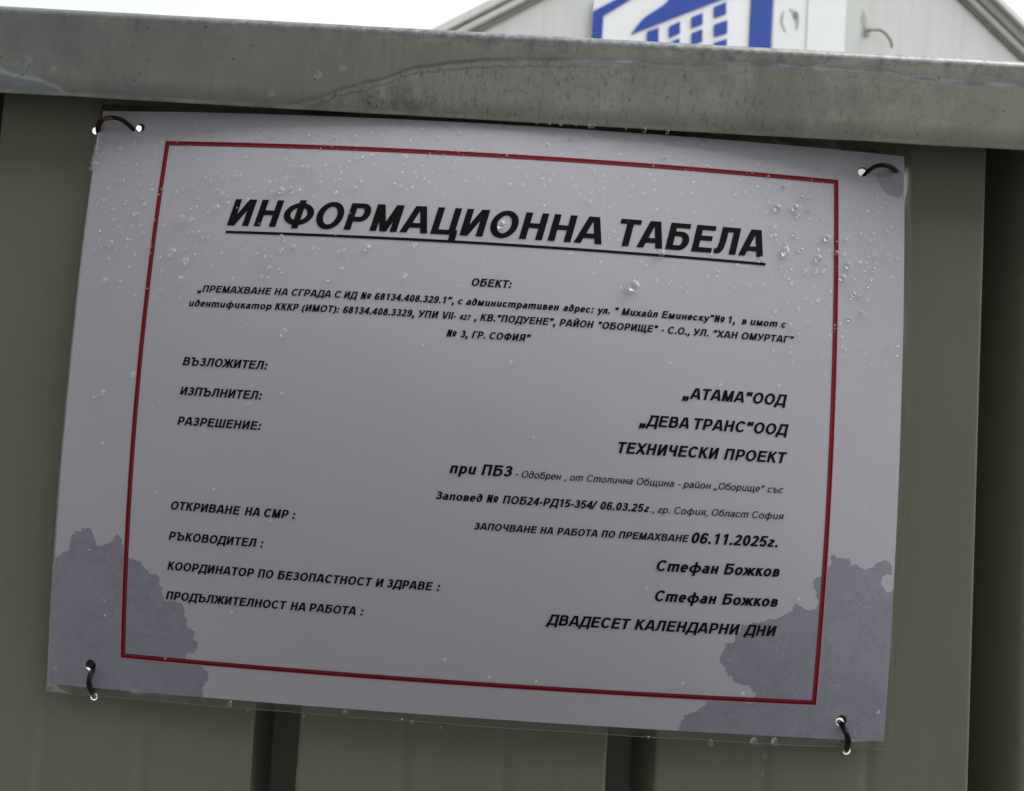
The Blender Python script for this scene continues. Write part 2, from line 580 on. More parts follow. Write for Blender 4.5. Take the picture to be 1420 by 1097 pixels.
def fence_profile(i0, n):
    """front outline of one sheet, mm: begins on the flat left of channel i0 and ends past the flat before channel i0+n"""
    pts = []
    x0 = X_CH + i0 * PITCH
    pts += [(x0 - 16, 3.9)]
    for k in range(n):
        x = x0 + k * PITCH - (3.6 if (i0 < 0 and k) else 0)
        y0 = 3.9 if k == 0 else 3.0
        pts += [(x, y0), (x + .9, 38), (x + 17.8, 38), (x + 24.6, 3.0)]
        f0, wf = x + 24.6, PITCH - 24.6
        for q in (.345, .675):
            xc = f0 + wf * q
            pts += [(xc - 4.5, 3.0), (xc - .8, 3.5), (xc + .8, 3.5), (xc + 4.5, 3.0)]
    pts += [(x0 + n * PITCH + 1.6, 2.9)]
    return pts


def fence_sheet(i0, n):
    prof = fillet(fence_profile(i0, n))
    zs = [-ZB * 1000 + 30, -400, -170, 100, 170, 186]
    T = .6
    nv = len(prof)
    vs_, fs = [], []
    nz = len(zs)
    for side in (0, T):
        for zz in zs:
            for (px, py) in prof:
                vs_.append(P(px, py + side, zz))
    def idx(s, j, i): return s * nz * nv + j * nv + i
    for j in range(nz - 1):
        for i in range(nv - 1):
            fs.append((idx(0, j, i), idx(0, j, i + 1), idx(0, j + 1, i + 1), idx(0, j + 1, i)))
            fs.append((idx(1, j, i), idx(1, j + 1, i), idx(1, j + 1, i + 1), idx(1, j, i + 1)))
        e0 = len(fs)
        fs.append((idx(0, j, 0), idx(0, j + 1, 0), idx(1, j + 1, 0), idx(1, j, 0)))
        fs.append((idx(0, j, nv - 1), idx(1, j, nv - 1), idx(1, j + 1, nv - 1), idx(0, j + 1, nv - 1)))
    for i in range(nv - 1):
        fs.append((idx(0, 0, i), idx(1, 0, i), idx(1, 0, i + 1), idx(0, 0, i + 1)))
        fs.append((idx(0, nz - 1, i), idx(0, nz - 1, i + 1), idx(1, nz - 1, i + 1), idx(1, nz - 1, i)))
    me = mesh('fence_sheet', vs_, fs)
    bm = bmesh.new(); bm.from_mesh(me); bmesh.ops.recalc_face_normals(bm, faces=bm.faces); bm.to_mesh(me); bm.free()
    xr = P(prof[-1][0], 0, 0).x
    o = link('fence_sheet', me, [M_olive, M_edge], fence)
    return o, xr


def cut(o, cyls):
    bm = bmesh.new()
    for (cx, cz, r) in cyls:
        bmesh.ops.create_cone(bm, cap_ends=True, segments=28, radius1=r * .001, radius2=r * .001, depth=.06,
                              matrix=Matrix.Translation(P(cx, 0, cz)) @ Matrix.Rotation(math.pi / 2, 4, 'X'))
    cme = bpy.data.meshes.new('punch')
    bm.to_mesh(cme); bm.free()
    co = bpy.data.objects.new('punch', cme)
    C.objects.link(co)
    md = o.modifiers.new('b', 'BOOLEAN')
    md.operation = 'DIFFERENCE'; md.solver = 'EXACT'; md.object = co
    bpy.context.view_layer.update()
    new = bpy.data.meshes.new_from_object(o.evaluated_get(bpy.context.evaluated_depsgraph_get()))
    o.modifiers.clear()
    o.data = new
    bpy.data.objects.remove(co)


for i0, n in ((-12, 6), (-6, 6), (0, 6), (6, 6)):
    o, xr = fence_sheet(i0, n)
    x_lo, x_hi = X_CH + i0 * PITCH, X_CH + (i0 + n) * PITCH
    hs = [hh for hh in FH if x_lo < hh[0] < x_hi]
    if hs:
        cut(o, hs)
    for p in o.data.polygons:
        p.use_smooth = True
        if abs(p.normal.x) > .98 and abs(p.center.x - xr) < .0012:
            p.material_index = 1
    o.data.set_sharp_from_angle(angle=math.radians(40))

# the rail: one folded galvanised channel over the sheets
RZ0, RZ1, RY = 149.35, 196.7, -14.0
outline = [(-12.9, 149.6), (-13.3, 149.35), (-13.8, 149.4)]
outline += [(RY, 149.75), (RY + .15, 160), (RY - .15, 175), (RY, 188.5)]
for k in range(7):
    a = math.pi - k / 6 * math.pi / 2
    outline.append((RY + 5.5 + 5.5 * math.cos(a), RZ1 - 5.5 + 5.5 * math.sin(a)))
outline += [(8, RZ1 + .2), (44, RZ1 + .1), (47, RZ1 - 2), (47.5, 180), (47.5, 172), (46.5, 172), (46.3, 194), (8, 195.2), (-7, 195.0), (-12.6, 190), (-12.8, 170), (-12.9, 150.6)]
xs = [-3000 + i * 250 for i in range(11)] + [-450 + i * 6 for i in range(151)] + [500 + i * 250 for i in range(11)]
vs_, fs = [], []
for xx in xs:
    for (py, pz) in outline:
        w = noise.noise(Vector((xx * .012, pz * .02, 3))) * .35 + noise.noise(Vector((xx * .05, pz * .05, 9))) * .12
        e = noise.noise(Vector((xx * .03, 0, 1))) * .25 if pz < 152 else 0
        vs_.append(P(xx, py + w, pz + e) - Vector((0, RY * .001, ZB + RZ0 * .001)))
no = len(outline)
for i in range(len(xs) - 1):
    for k in range(no):
        fs.append((i * no + k, i * no + (k + 1) % no, (i + 1) * no + (k + 1) % no, (i + 1) * no + k))
fs.append(tuple(range(no)))
fs.append(tuple((len(xs) - 1) * no + k for k in range(no))[::-1])
rail = link('top_rail', fixn(mesh('top_rail', vs_, fs)), M_rail, None, smooth=True, sharp=38)
rail.location = Vector((0, RY * .001, ZB + RZ0 * .001))
rail.parent = fence
rail.matrix_parent_inverse = Matrix.Translation(fence.location).inverted()

# ------------------------------------------------------------------ the laminated A3 sheet, tied at its corners and bulging between them
BT, BB, BL, BR, BM = 11.12, 6.22, 6.80, 5.78, 12.9


def bulge(u, v):
    U, V = u / 210, v / 148.5
    p0 = BT * (1 + V) / 2 + BB * (1 - V) / 2
    p1 = BL * (1 - U) / 2 + BR * (1 + U) / 2
    return p0 * (1 - U * U) + p1 * (1 - V * V) + BM * (1 - U * U) * (1 - V * V)


def S(u, v, off=0.0):
    b = bulge(u, v)
    gx = (bulge(u + .5, v) - b) * 2
    gz = (bulge(u, v + .5) - b) * 2
    n = Vector((gx, -1, gz)).normalized()
    n.x, n.z = -n.x * -1, n.z
    n = Vector((-gx * -1, -1, -gz * -1)).normalized() if False else Vector((gx, -1.0, gz)).normalized()
    return P(u + .0 + n.x * off * 0, -b - off, v)


board = empty('information_sheet', P(0, 0, 0), 'white laminated A3 notice headed ИНФОРМАЦИОННА ТАБЕЛА with a red border, tied to the fence', 'notice')
HOLES = [[-187.6, 139.1, 2.55], [187.4, 137.7, 2.6], [187.7, -139.0, 2.9], [-188.1, -137.0, 2.9]]
NU, NV = 105, 75
vs_, fs = [], []
for side in (0, -.35):
    for j in range(NV + 1):
        for i in range(NU + 1):
            vs_.append(S(-210 + 420 * i / NU, -148.5 + 297 * j / NV, side))
st = (NU + 1) * (NV + 1)
for j in range(NV):
    for i in range(NU):
        a = j * (NU + 1) + i
        q = (a, a + 1, a + NU + 2, a + NU + 1)
        fs.append(q)
        fs.append(tuple(st + t_ for t_ in q[::-1]))
ring = [i for i in range(NU + 1)] + [j * (NU + 1) + NU for j in range(1, NV + 1)] + [NV * (NU + 1) + i for i in range(NU - 1, -1, -1)] + [j * (NU + 1) for j in range(NV - 1, 0, -1)]
for k in range(len(ring)):
    a, b = ring[k], ring[(k + 1) % len(ring)]
    fs.append((b, a, st + a, st + b))
me = mesh('paper_sheet', vs_, fs)
bm = bmesh.new(); bm.from_mesh(me); bmesh.ops.recalc_face_normals(bm, faces=bm.faces); bm.to_mesh(me); bm.free()
paper = link('paper_sheet', me, M_paper, board)
cut(paper, HOLES)
for p in paper.data.polygons:
    p.use_smooth = True
paper.data.set_sharp_from_angle(angle=math.radians(40))

# clear film margin round the paper: front skin, with a thin cut edge
def margin(t_):
    """outer offset of the film from the paper along the ring, by side"""
    return t_


MB, MR, ML, MT = 3.8, 3.4, 1.0, 3.4
loop = []
def ringpts(db, dr, dl, dt):
    r = []
    N1, N2 = 84, 60
    for i in range(N1): r.append((-210 - dl + (420 + dl + dr) * i / N1, -148.5 - db))
    for j in range(N2): r.append((210 + dr, -148.5 - db + (297 + db + dt) * j / N2))
    for i in range(N1): r.append((210 + dr - (420 + dl + dr) * i / N1, 148.5 + dt))
    for j in range(N2): r.append((-210 - dl, 148.5 + dt - (297 + db + dt) * j / N2))
    return r


def film_pt(u, v, off):
    w = 0
    if v > 148:                                     # the free top margin buckles on the right
        k = max(0, min(1, (u - 95) / 30)) * max(0, min(1, (212 - u) / 25))
        w = k * (1.6 * math.sin(u * .16) + 1.0 * math.sin(u * .37 + 1)) * (v - 148) / 4
    if v < -148.6:
        w = .35 * math.sin(u * .09) + .2 * math.sin(u * .31)
    if u > 210.5:
        w += .3 * math.sin(v * .08)
    uc, vc = max(-210, min(210, u)), max(-148.5, min(148.5, v))
    return P(u, -bulge(uc, vc) - off - w, v + (w * .5 if v > 148 else 0))


def cl_(a, b, c): return max(a, min(b, c))


inner = ringpts(-.15, -.15, -.15, -.15)
midr = ringpts(MB * .5, MR * .5, ML * .5, MT * .5)
outer = ringpts(MB, MR, ML, MT)
vs_, fs = [], []
for rr, o_ in ((inner, .03), (midr, -.05), (outer, -.1)):
    for (u, v) in rr:
        vs_.append(film_pt(u, v, o_))
n = len(inner)
for q in range(2):
    for k in range(n):
        fs.append((q * n + k, q * n + (k + 1) % n, (q + 1) * n + (k + 1) % n, (q + 1) * n + k))
film = link('film_margin', mesh('film_margin', vs_, fs), M_film, board, smooth=True)
film['label'] = 'clear laminating film standing beyond the paper edge'
# cut edge bead
vs_, fs = [], []
for k, (u, v) in enumerate(outer):
    cu, cv = (u > 0) - (u < 0), (v > 0) - (v < 0)
    p = film_pt(u, v, -.1)
    du = .16 if abs(u) > 210.9 else 0
    dv = .16 if abs(v) > 148.9 else 0
    vs_ += [p + Vector((0, -.00012, 0)), p + Vector((du * cu, 0, dv * cv)) * .001, p + Vector((0, .00025, 0))]
for k in range(n):
    for q in range(2):
        fs.append((k * 3 + q, ((k + 1) % n) * 3 + q, ((k + 1) % n) * 3 + q + 1, k * 3 + q + 1))
link('film_edge', mesh('film_edge', vs_, fs), M_filmedge, board, smooth=True)

# ------------------------------------------------------------------ wet patches that crept in under the film
STAINS = [[[-209.1, -84.2], [-205.3, -80.9], [-202.0, -79.2], [-201.8, -72.6], [-199.7, -70.1], [-195.9, -70.3], [-196.0, -68.5], [-193.3, -67.9], [-190.5, -68.4], [-189.5, -70.9], [-188.0, -75.8], [-185.8, -76.5], [-182.3, -75.0], [-178.1, -73.2], [-176.5, -69.8], [-173.9, -71.0], [-172.8, -76.1], [-173.6, -79.4], [-169.5, -81.1], [-163.4, -82.2], [-160.9, -85.6], [-158.3, -88.0], [-155.6, -87.4], [-152.7, -90.8], [-153.0, -92.7], [-150.9, -94.2], [-151.4, -97.9], [-148.9, -100.9], [-140.8, -101.5], [-137.8, -113.0], [-133.8, -114.7], [-135.0, -118.7], [-132.0, -120.6], [-133.7, -125.9], [-138.9, -127.9], [-129.6, -133.0], [-127.1, -134.8], [-127.5, -140.3], [-130.1, -143.2], [-129.7, -148.1]], [[107.3, -146.7], [108.9, -140.4], [115.2, -137.8], [119.2, -133.0], [123.4, -132.5], [131.2, -129.3], [132.2, -132.0], [143.9, -132.2], [143.7, -127.1], [140.1, -122.8], [134.2, -122.4], [131.0, -118.9], [128.8, -119.2], [127.4, -114.6], [125.3, -113.2], [124.4, -108.6], [125.8, -102.8], [130.8, -101.1], [133.7, -92.2], [136.0, -93.6], [146.8, -89.4], [158.3, -85.3], [158.8, -81.7], [161.8, -82.4], [163.5, -83.7], [169.5, -84.2], [171.5, -80.9], [169.2, -74.8], [168.0, -73.4], [168.4, -69.0], [170.5, -68.2], [176.3, -62.2], [177.4, -56.4], [179.1, -58.5], [185.3, -58.2], [186.3, -61.8], [194.2, -63.8], [201.1, -59.8], [204.8, -58.0], [208.5, -60.8], [209.2, -65.4], [203.8, -66.6], [203.3, -71.3], [206.2, -74.8], [209.5, -72.2]], [[194.0, 137.6], [194.8, 136.1], [196.3, 132.8], [198.6, 128.4], [202.5, 126.4], [208.3, 126.7], [208.9, 139.6], [202.6, 139.3]]]


def ragged(pts, amp, depth=4):
    for _ in range(depth):
        new = []
        for i in range(len(pts)):
            a, b = pts[i], pts[(i + 1) % len(pts)]
            new.append(a)
            edge = (abs(a[0]) > 209.3 and abs(b[0]) > 209.3) or (a[1] < -148.2 and b[1] < -148.2)
            dx, dy = b[0] - a[0], b[1] - a[1]
            L = math.hypot(dx, dy)
            if L > .35:
                d = 0 if edge else random.uniform(-amp, amp) * min(L, 6)
                new.append(((a[0] + b[0]) / 2 - dy / L * d, (a[1] + b[1]) / 2 + dx / L * d))
        pts = new
    return pts


def flat_patch(name, pts, off, mat, parent, grid=5.0):
    """planar outline (sheet mm) filled, cut up on a grid and laid on the bulging sheet"""
    bm = bmesh.new()
    vv = [bm.verts.new((a, b, 0)) for a, b in pts]
    f = bm.faces.new(vv)
    bmesh.ops.triangulate(bm, faces=[f])
    lo = [min(p[i] for p in pts) for i in (0, 1)]
    hi = [max(p[i] for p in pts) for i in (0, 1)]
    for ax in (0, 1):
        q = lo[ax] + grid
        while q < hi[ax]:
            co = [0, 0, 0]; no_ = [0, 0, 0]
            co[ax] = q; no_[ax] = 1
            bmesh.ops.bisect_plane(bm, geom=bm.verts[:] + bm.edges[:] + bm.faces[:], plane_co=co, plane_no=no_)
            q += grid
    for v_ in bm.verts:
        v_.co = S(v_.co.x, v_.co.y, off)
    for f in bm.faces:
        f.normal_update()
        if f.normal.y > 0:
            f.normal_flip()
    me = bpy.data.meshes.new(name)
    bm.to_mesh(me); bm.free()
    o = link(name, me, mat, parent, smooth=True)
    return o


def hole_loop(hh, n=24, r=None):
    return [(hh[0] + (r or hh[2] + .25) * math.cos(2 * math.pi * k / n), hh[1] + (r or hh[2] + .25) * math.sin(2 * math.pi * k / n)) for k in range(n)]


st1 = ragged(STAINS[0] + [(-129.5, -148.4), (-209.85, -148.4), (-209.85, -84.5)], .22, 3)
st2 = ragged(STAINS[1] + [(209.85, -74.0), (209.85, -148.4), (107.0, -148.4)], .22, 3)
st3 = [(p.x, p.y) for p in smooth_path([Vector((a, b, 0)) for a, b in STAINS[2]], 4)]


def with_hole(outline_, hh):
    """cut a slit from the outline's nearest point to the punched hole so the patch goes round it"""
    hl = hole_loop(hh)
    best = min(((math.hypot(a[0] - b[0], a[1] - b[1]), i, j) for i, a in enumerate(outline_) for j, b in enumerate(hl)))
    _, i, j = best
    area = sum(outline_[k][0] * outline_[(k + 1) % len(outline_)][1] - outline_[(k + 1) % len(outline_)][0] * outline_[k][1] for k in range(len(outline_)))
    if area > 0:
        hl2 = [hl[(j - k) % len(hl)] for k in range(len(hl) + 1)]
    else:
        hl2 = [hl[(j + k) % len(hl)] for k in range(len(hl) + 1)]
    e = 1e-3
    hl2[-1] = (hl2[-1][0] + e, hl2[-1][1] + e)
    a = outline_[i]
    return outline_[:i + 1] + hl2 + [(a[0] + e, a[1] + e)] + outline_[i + 1:]


o = flat_patch('wet_patch', with_hole(st1, HOLES[3]), .05, M_stain, board)
o['label'] = 'dark ragged wet patch in the lower left corner of the paper'
o = flat_patch('wet_patch', with_hole(st2, HOLES[2]), .05, M_stain, board)
o['label'] = 'dark ragged wet patch in the lower right corner of the paper'
o = flat_patch('wet_patch', st3, .05, M_stain2, board)
o['label'] = 'small damp patch in the upper right corner of the paper'


# ------------------------------------------------------------------ print: red double border
def band(name, u0, u1, v0, v1, w, off, mat, parent):
    """rectangular frame line of width w whose OUTER edge is the given rectangle"""
    vs_, fs = [], []
    def strip(a, b, c, d, n):
        for k in range(n + 1):
            s = k / n
            for p, q in ((a, b), (c, d)):
                vs_.append(S(p[0] + (q[0] - p[0]) * s, p[1] + (q[1] - p[1]) * s, off))
        m = len(vs_) - 2 * (n + 1)
        for k in range(n):
            fs.append((m + 2 * k, m + 2 * k + 1, m + 2 * k + 3, m + 2 * k + 2))
    strip((u0, v1), (u1, v1), (u0 + w, v1 - w), (u1 - w, v1 - w), 90)
    strip((u1, v1), (u1, v0), (u1 - w, v1 - w), (u1 - w, v0 + w), 70)
    strip((u1, v0), (u0, v0), (u1 - w, v0 + w), (u0 + w, v0 + w), 90)
    strip((u0, v0), (u0, v1), (u0 + w, v0 + w), (u0 + w, v1 - w), 70)
    me = mesh(name, vs_, fs)
    o = link(name, me, mat, parent)
    return o


U0, U1, V0, V1 = -172.2, 174.1, -131.6, 131.85
band('border_line', U0 - .35, U1 + .35, V0 - .35, V1 + .35, .36, .13, M_pink, board)['label'] = 'pale red outer rim of the printed border'
band('border_line', U0, U1, V0, V1, 1.25, .13, M_red, board)['label'] = 'dark red band of the printed border'
band('border_line', U0 + 1.25, U1 - 1.25, V0 + 1.25, V1 - 1.25, .65, .13, M_redmid, board)['label'] = 'soft red middle band of the printed border'
band('border_line', U0 + 1.9, U1 - 1.9, V0 + 1.9, V1 - 1.9, .4, .13, M_red, board)['label'] = 'thin red inner line of the printed border'

# ------------------------------------------------------------------ print: lettering, drawn with a flat nib (slanted sans serif capitals and small letters)
def arc(cx, cy, rx, ry, a0, a1, n=None):
    n = n or max(4, int(abs(a1 - a0) / 18))
    return [(cx + rx * math.cos(math.radians(a0 + (a1 - a0) * k / n)), cy + ry * math.sin(math.radians(a0 + (a1 - a0) * k / n))) for k in range(n + 1)]


def glyph(ch, h, hh):
    """advance and strokes (centre line, lowest y, highest y) in 1/1000 em; h, hh = half width of stems and of bars"""
    CAP, X = 716, 519
    l = 70 + h
    T, B = CAP - hh, hh
    XT = X - hh
    V = lambda x, a=0, b=CAP: ([(x, a), (x, b)], a, b)
    D = lambda *p, a=0, b=CAP: (list(p), a, b)
    R = lambda p: (p, -400, 1200)
    def bowl(x0, y0, y1, xr, cx): return R([(x0, y1), (cx, y1)] + arc(cx, (y0 + y1) / 2, xr - cx, (y1 - y0) / 2, 90, -90, 10)[1:-1] + [(cx, y0), (x0, y0)])
    ell = lambda cx, cy, rx, ry: R(arc(cx, cy, rx, ry, 0, 360, 26))
    if ch == 'А': return 722, [D((h * .95, -40), (361 - h * .42, 756)), D((722 - h * .95, -40), (361 + h * .42, 756)), R([(150, 200), (572, 200)])]
    if ch == 'Б': return 719, [V(l), R([(l, T), (625, T)]), bowl(l, B, 430, 672 - h, 420)]
    if ch == 'В': return 722, [V(l), bowl(l, 385, T, 625 - h, 420), bowl(l, B, 385, 675 - h, 440)]
    if ch == 'Г': return 590, [V(l), R([(l, T), (565, T)])]
    if ch == 'Д': return 740, [D((232, CAP), (226, 420), (130, 60), b=CAP), V(625), R([(200, T), (625, T)]), R([(12, hh), (725, hh)]), V(12 + h * .85, -150, hh), V(725 - h * .85, -150, hh)]
    if ch in 'Е': return 667, [V(l), R([(l, T), (610, T)]), R([(l, 375), (575, 375)]), R([(l, B), (628, B)])]
    if ch == 'Ж': return 920, [V(460), D((50, 756), (330, 370), (20, -40)), D((870, 756), (590, 370), (900, -40)), R([(320, 372), (600, 372)])]
    if ch == 'З': return 610, [R(arc(290, (T + 385) / 2, 245 - h, (T - 385) / 2, 165, -90)), R([(215, 385), (300, 385)]), R(arc(295, (385 + B) / 2, 262 - h, (385 - B) / 2, 90, -165))]
    if ch in 'ИЙ':
        g_ = [V(l), V(722 - l), D((l + h * .2, -10), (722 - l - h * .2, 726))]
        if ch == 'Й': g_.append(R(arc(361, 900, 120, 110, 200, 340, 8)))
        return 722, g_
    if ch == 'К': return 680, [V(l), D((170, 300), (590, 756)), D((300, 430), (610, -40))]
    if ch == 'Л': return 710, [V(710 - l), R([(190, T), (710 - l, T)]), R([(215, CAP), (212, 330), (190, 160), (140, 75), (20, 62)])]
    if ch == 'М': return 833, [V(l), V(833 - l), D((l, 776), (416, 0)), D((833 - l, 776), (416, 0))]
    if ch == 'Н': return 722, [V(l), V(722 - l), R([(l, 370), (722 - l, 370)])]
    if ch == 'О': return 778, [ell(389, 358, 348 - h, 370 - hh)]
    if ch == 'П': return 719, [V(l), V(719 - l), R([(l, T), (719 - l, T)])]
    if ch == 'Р': return 667, [V(l), bowl(l, 290, T, 628 - h, 400)]
    if ch == 'С': return 722, [R(arc(385, 358, 342 - h, 370 - hh, 38, 322))]
    if ch == 'Т': return 611, [V(305), R([(20, T), (592, T)])]
    if ch == 'У': return 650, [D((60, 756), (350, 200), b=CAP), D((590, 756), (350, 200), (290, 100), (220, 62), (80, 66))]
    if ch == 'Ф': return 870, [V(435, -20, 740), ell(435, 365, 390 - h, 268 - hh * .5)]
    if ch in 'Х': return 667, [D((40, -60), (627, 776)), D((627, -60), (40, 776))]
    if ch == 'Ц': return 740, [V(l), V(590), R([(l, B), (722, B)]), V(722 - h * .85, -155, hh)]
    if ch == 'Ч': return 690, [V(690 - l), R([(l, CAP), (l, 480)] + arc(l + 140, 460, 140, 135, 180, 270, 6)[1:] + [(690 - l, 325)])]
    if ch == 'Ш': return 960, [V(l), V(480), V(960 - l), R([(l, B), (960 - l, B)])]
    if ch == 'Щ': return 990, [V(l), V(465), V(930 - l), R([(l, B), (975, B)]), V(975 - h * .85, -155, hh)]
    if ch == 'Ъ': return 830, [V(260), R([(10, T), (260, T)]), bowl(260, B, 430, 785 - h, 540)]
    if ch == 'Я': return 719, [V(719 - l), R([(719 - l, T), (310, T)] + arc(310, (T + 300) / 2, 240 - h, (T - 300) / 2, 90, 270, 10)[1:-1] + [(310, 300), (719 - l, 300)]), D((370, 310), (75, -40))]
    if ch == 'V': return 667, [D((h * .95, 756), (333 - h * .3, -20)), D((667 - h * .95, 756), (333 + h * .3, -20))]
    if ch == 'I': return 278, [V(139)]
    if ch == '№': return 1090, [V(l), V(600 - l + 20), D((l, 756), (620 - l, -40)), ell(870, 400, 190 - h * .6, 190 - hh * .6), R([(690, 130), (1050, 130)])]
    # small letters
    if ch == 'а': return 556, [R(arc(285, 360, 215 - h, XT - 360, 160, 0) + [(500 - h, 0)]), R([(500 - h, 290), (300, 285)] + arc(225, 165, 205 - h, 165 - B, 75, 270)[1:] + [(330, B + 5), (500 - h, 130)])]
    if ch == 'б': return 600, [ell(305, 258, 262 - h, 270 - hh), R([(43 + h, 270), (60 + h, 450), (150, 590), (290, 640), (520, 690)])]
    if ch == 'в': return 580, [V(l, 0, X), bowl(l, 275, XT, 500 - h, 330), bowl(l, B, 275, 535 - h, 350)]
    if ch == 'г': return 500, [R(arc(255, 385, 205 - h, XT - 385, 165, -40) + [(190, 210)] + arc(225, 150, 180 - h, 150 - B, 150, 300) + [(430, 100)])]
    if ch == 'д': return 600, [ell(290, 258, 255 - h, 270 - hh), R([(545 - h, 258), (535 - h, 440), (470 - h, 580), (350, T - 10), (240, T + 5), (120, T - 50)])]
    if ch == 'е': return 556, [R([(60, 262), (500, 262)]), R(arc(282, 259, 255 - h, 270 - hh, 0, 318))]
    if ch == 'ж': return 790, [V(395, 0, X), D((50, 560), (280, 265), (20, -30), b=X), D((740, 560), (510, 265), (770, -30), b=X), R([(270, 266), (520, 266)])]
    if ch in 'ий':
        g_ = [R([(l, X), (l, 190)] + arc(l + 110, 180, 110, 180 - B, 180, 275, 6)[1:] + [(520, 120)]), V(600 - l, 0, X)]
        if ch == 'й': g_.append(R(arc(305, 710, 115, 100, 200, 340, 8)))
        return 600, g_
    if ch == 'к': return 560, [V(l, 0, X), D((160, 230), (490, 560), b=X), D((255, 320), (520, -30), b=X)]
    if ch == 'л': return 600, [V(600 - l, 0, X), R([(170, XT), (600 - l, XT)]), R([(190, X), (185, 220), (150, 90), (20, 60)])]
    if ch == 'м': return 720, [V(l, 0, X), V(720 - l, 0, X), D((l, 560), (360, 10), b=X), D((720 - l, 560), (360, 10), b=X)]
    if ch == 'н': return 600, [V(l, 0, X), V(600 - l, 0, X), R([(l, 272), (600 - l, 272)])]
    if ch == 'о': return 611, [ell(305, 259, 268 - h, 271 - hh)]
    if ch == 'п': return 600, [V(l, 0, X), V(600 - l, 0, X), R([(l, XT), (600 - l, XT)])]
    if ch == 'р': return 611, [V(l, -200, X), ell(325, 259, 250 - h, 268 - hh)]
    if ch == 'с': return 556, [R(arc(290, 259, 258 - h, 270 - hh, 38, 322))]
    if ch == 'т': return 880, [V(l, 0, X), V(440, 0, X), V(880 - l, 0, X), R([(l, XT), (880 - l - 10, XT)])]
    if ch == 'у': return 556, [D((50, 560), (290, 40), b=X), D((505, 560), (290, 30), (220, -110), (150, -150), (40, -145), a=-210, b=X)]
    if ch == 'ф': return 880, [V(440, -200, 700), ell(440, 259, 395 - h, 268 - hh)]
    if ch == 'х': return 556, [D((30, -50), (526, 570), b=X), D((526, -50), (30, 570), b=X)]
    if ch == 'ч': return 570, [V(570 - l, 0, X), R([(l, X), (l, 350)] + arc(l + 110, 330, 110, 110, 180, 270, 5)[1:] + [(570 - l, 220)])]
    if ch == 'щ': return 900, [V(l, 0, X), V(425, 0, X), V(850 - l, 0, X), R([(l, B), (885, B)]), V(885 - h * .85, -140, hh)]
    if ch == 'ъ': return 690, [V(225, 0, X), R([(10, XT), (225, XT)]), bowl(225, B, 310, 645 - h, 450)]
    if ch == 'я': return 600, [V(600 - l, 0, X), R([(600 - l, XT), (270, XT)] + arc(270, (XT + 215) / 2, 215 - h, (XT - 215) / 2, 90, 270, 8)[1:-1] + [(270, 215), (600 - l, 215)]), D((310, 225), (60, -30), b=X)]
    # figures and marks
    if ch == '0': return 556, [ell(278, 358, 240 - h, 362 - hh)]
    if ch == '1': return 556, [V(330), R([(330, 690), (250, 600), (110, 550)])]
    if ch == '2': return 556, [R(arc(275, 500, 220 - h, T - 500, 170, -30) + [(330, 300), (140, 130), (50, B)]), R([(50, B), (515, B)])]
    if ch == '3': return 556, [R(arc(265, (T + 385) / 2, 222 - h, (T - 385) / 2, 165, -90)), R([(200, 385), (275, 385)]), R(arc(270, (385 + B) / 2, 245 - h, (385 - B) / 2, 90, -165))]
    if ch == '4': return 556, [V(385), D((400, 730), (60, 215)), R([(30, 215), (530, 215)])]
    if ch == '5': return 556, [R([(490, T), (150, T), (105, 370), (200, 430)] + arc(270, 235, 240 - h, 235 - B, 80, -160)[0:])]
    six = [(40 + h, 220), (40 + h, 400), (60 + h, 520), (115 + h, 610), (200, T - 25), (290, T), (390, T - 18), (470, T - 85), (500, 560)]
    if ch == '6': return 556, [ell(282, 226, 242 - h, 230 - hh), R(six)]
    if ch == '7': return 556, [R([(40, T), (515, T)]), D((505, 700), (330, 430), (210, -30))]
    if ch == '8': return 556, [ell(278, (T + 385) / 2, 205 - h, (T - 385) / 2), ell(278, (385 + B) / 2, 240 - h, (385 - B) / 2)]
    if ch == '9': return 556, [ell(274, 490, 242 - h, 230 - hh), R([(556 - a, 716 - b) for a, b in six])]
    dot = lambda x, y0: V(x, y0, y0 + 2 * h)
    if ch == '.': return 278, [dot(139, 0)]
    if ch == ',': return 278, [dot(139, 0), R([(139 + h * .4, h), (139 + h * .3, -70), (139 - h * .7, -150)])]
    if ch == ':': return 333, [dot(166, 0), dot(166, X - 2 * h)]
    if ch == '-': return 333, [R([(35, 260), (300, 260)])]
    if ch == '/': return 278, [D((0, -40), (278, 756), a=-12, b=728)]
    if ch == '(': return 333, [R(arc(430, 255, 330, 470, 125, 235, 10))]
    if ch == ')': return 333, [R(arc(-97, 255, 330, 470, 55, -55, 10))]
    if ch == '"': return 474, [V(150, 460, 716), V(330, 460, 716)]
    if ch == '„': return 500, [q for x in (150, 350) for q in (dot(x, 0), R([(x + h * .4, h), (x + h * .2, -70), (x - h * .8, -140)]))]
    if ch == '“': return 500, [q for x in (150, 350) for q in (dot(x, 440), R([(x - h * .4, 440 + h), (x - h * .2, 630), (x + h * .8, 700)]))]
    return 278, []


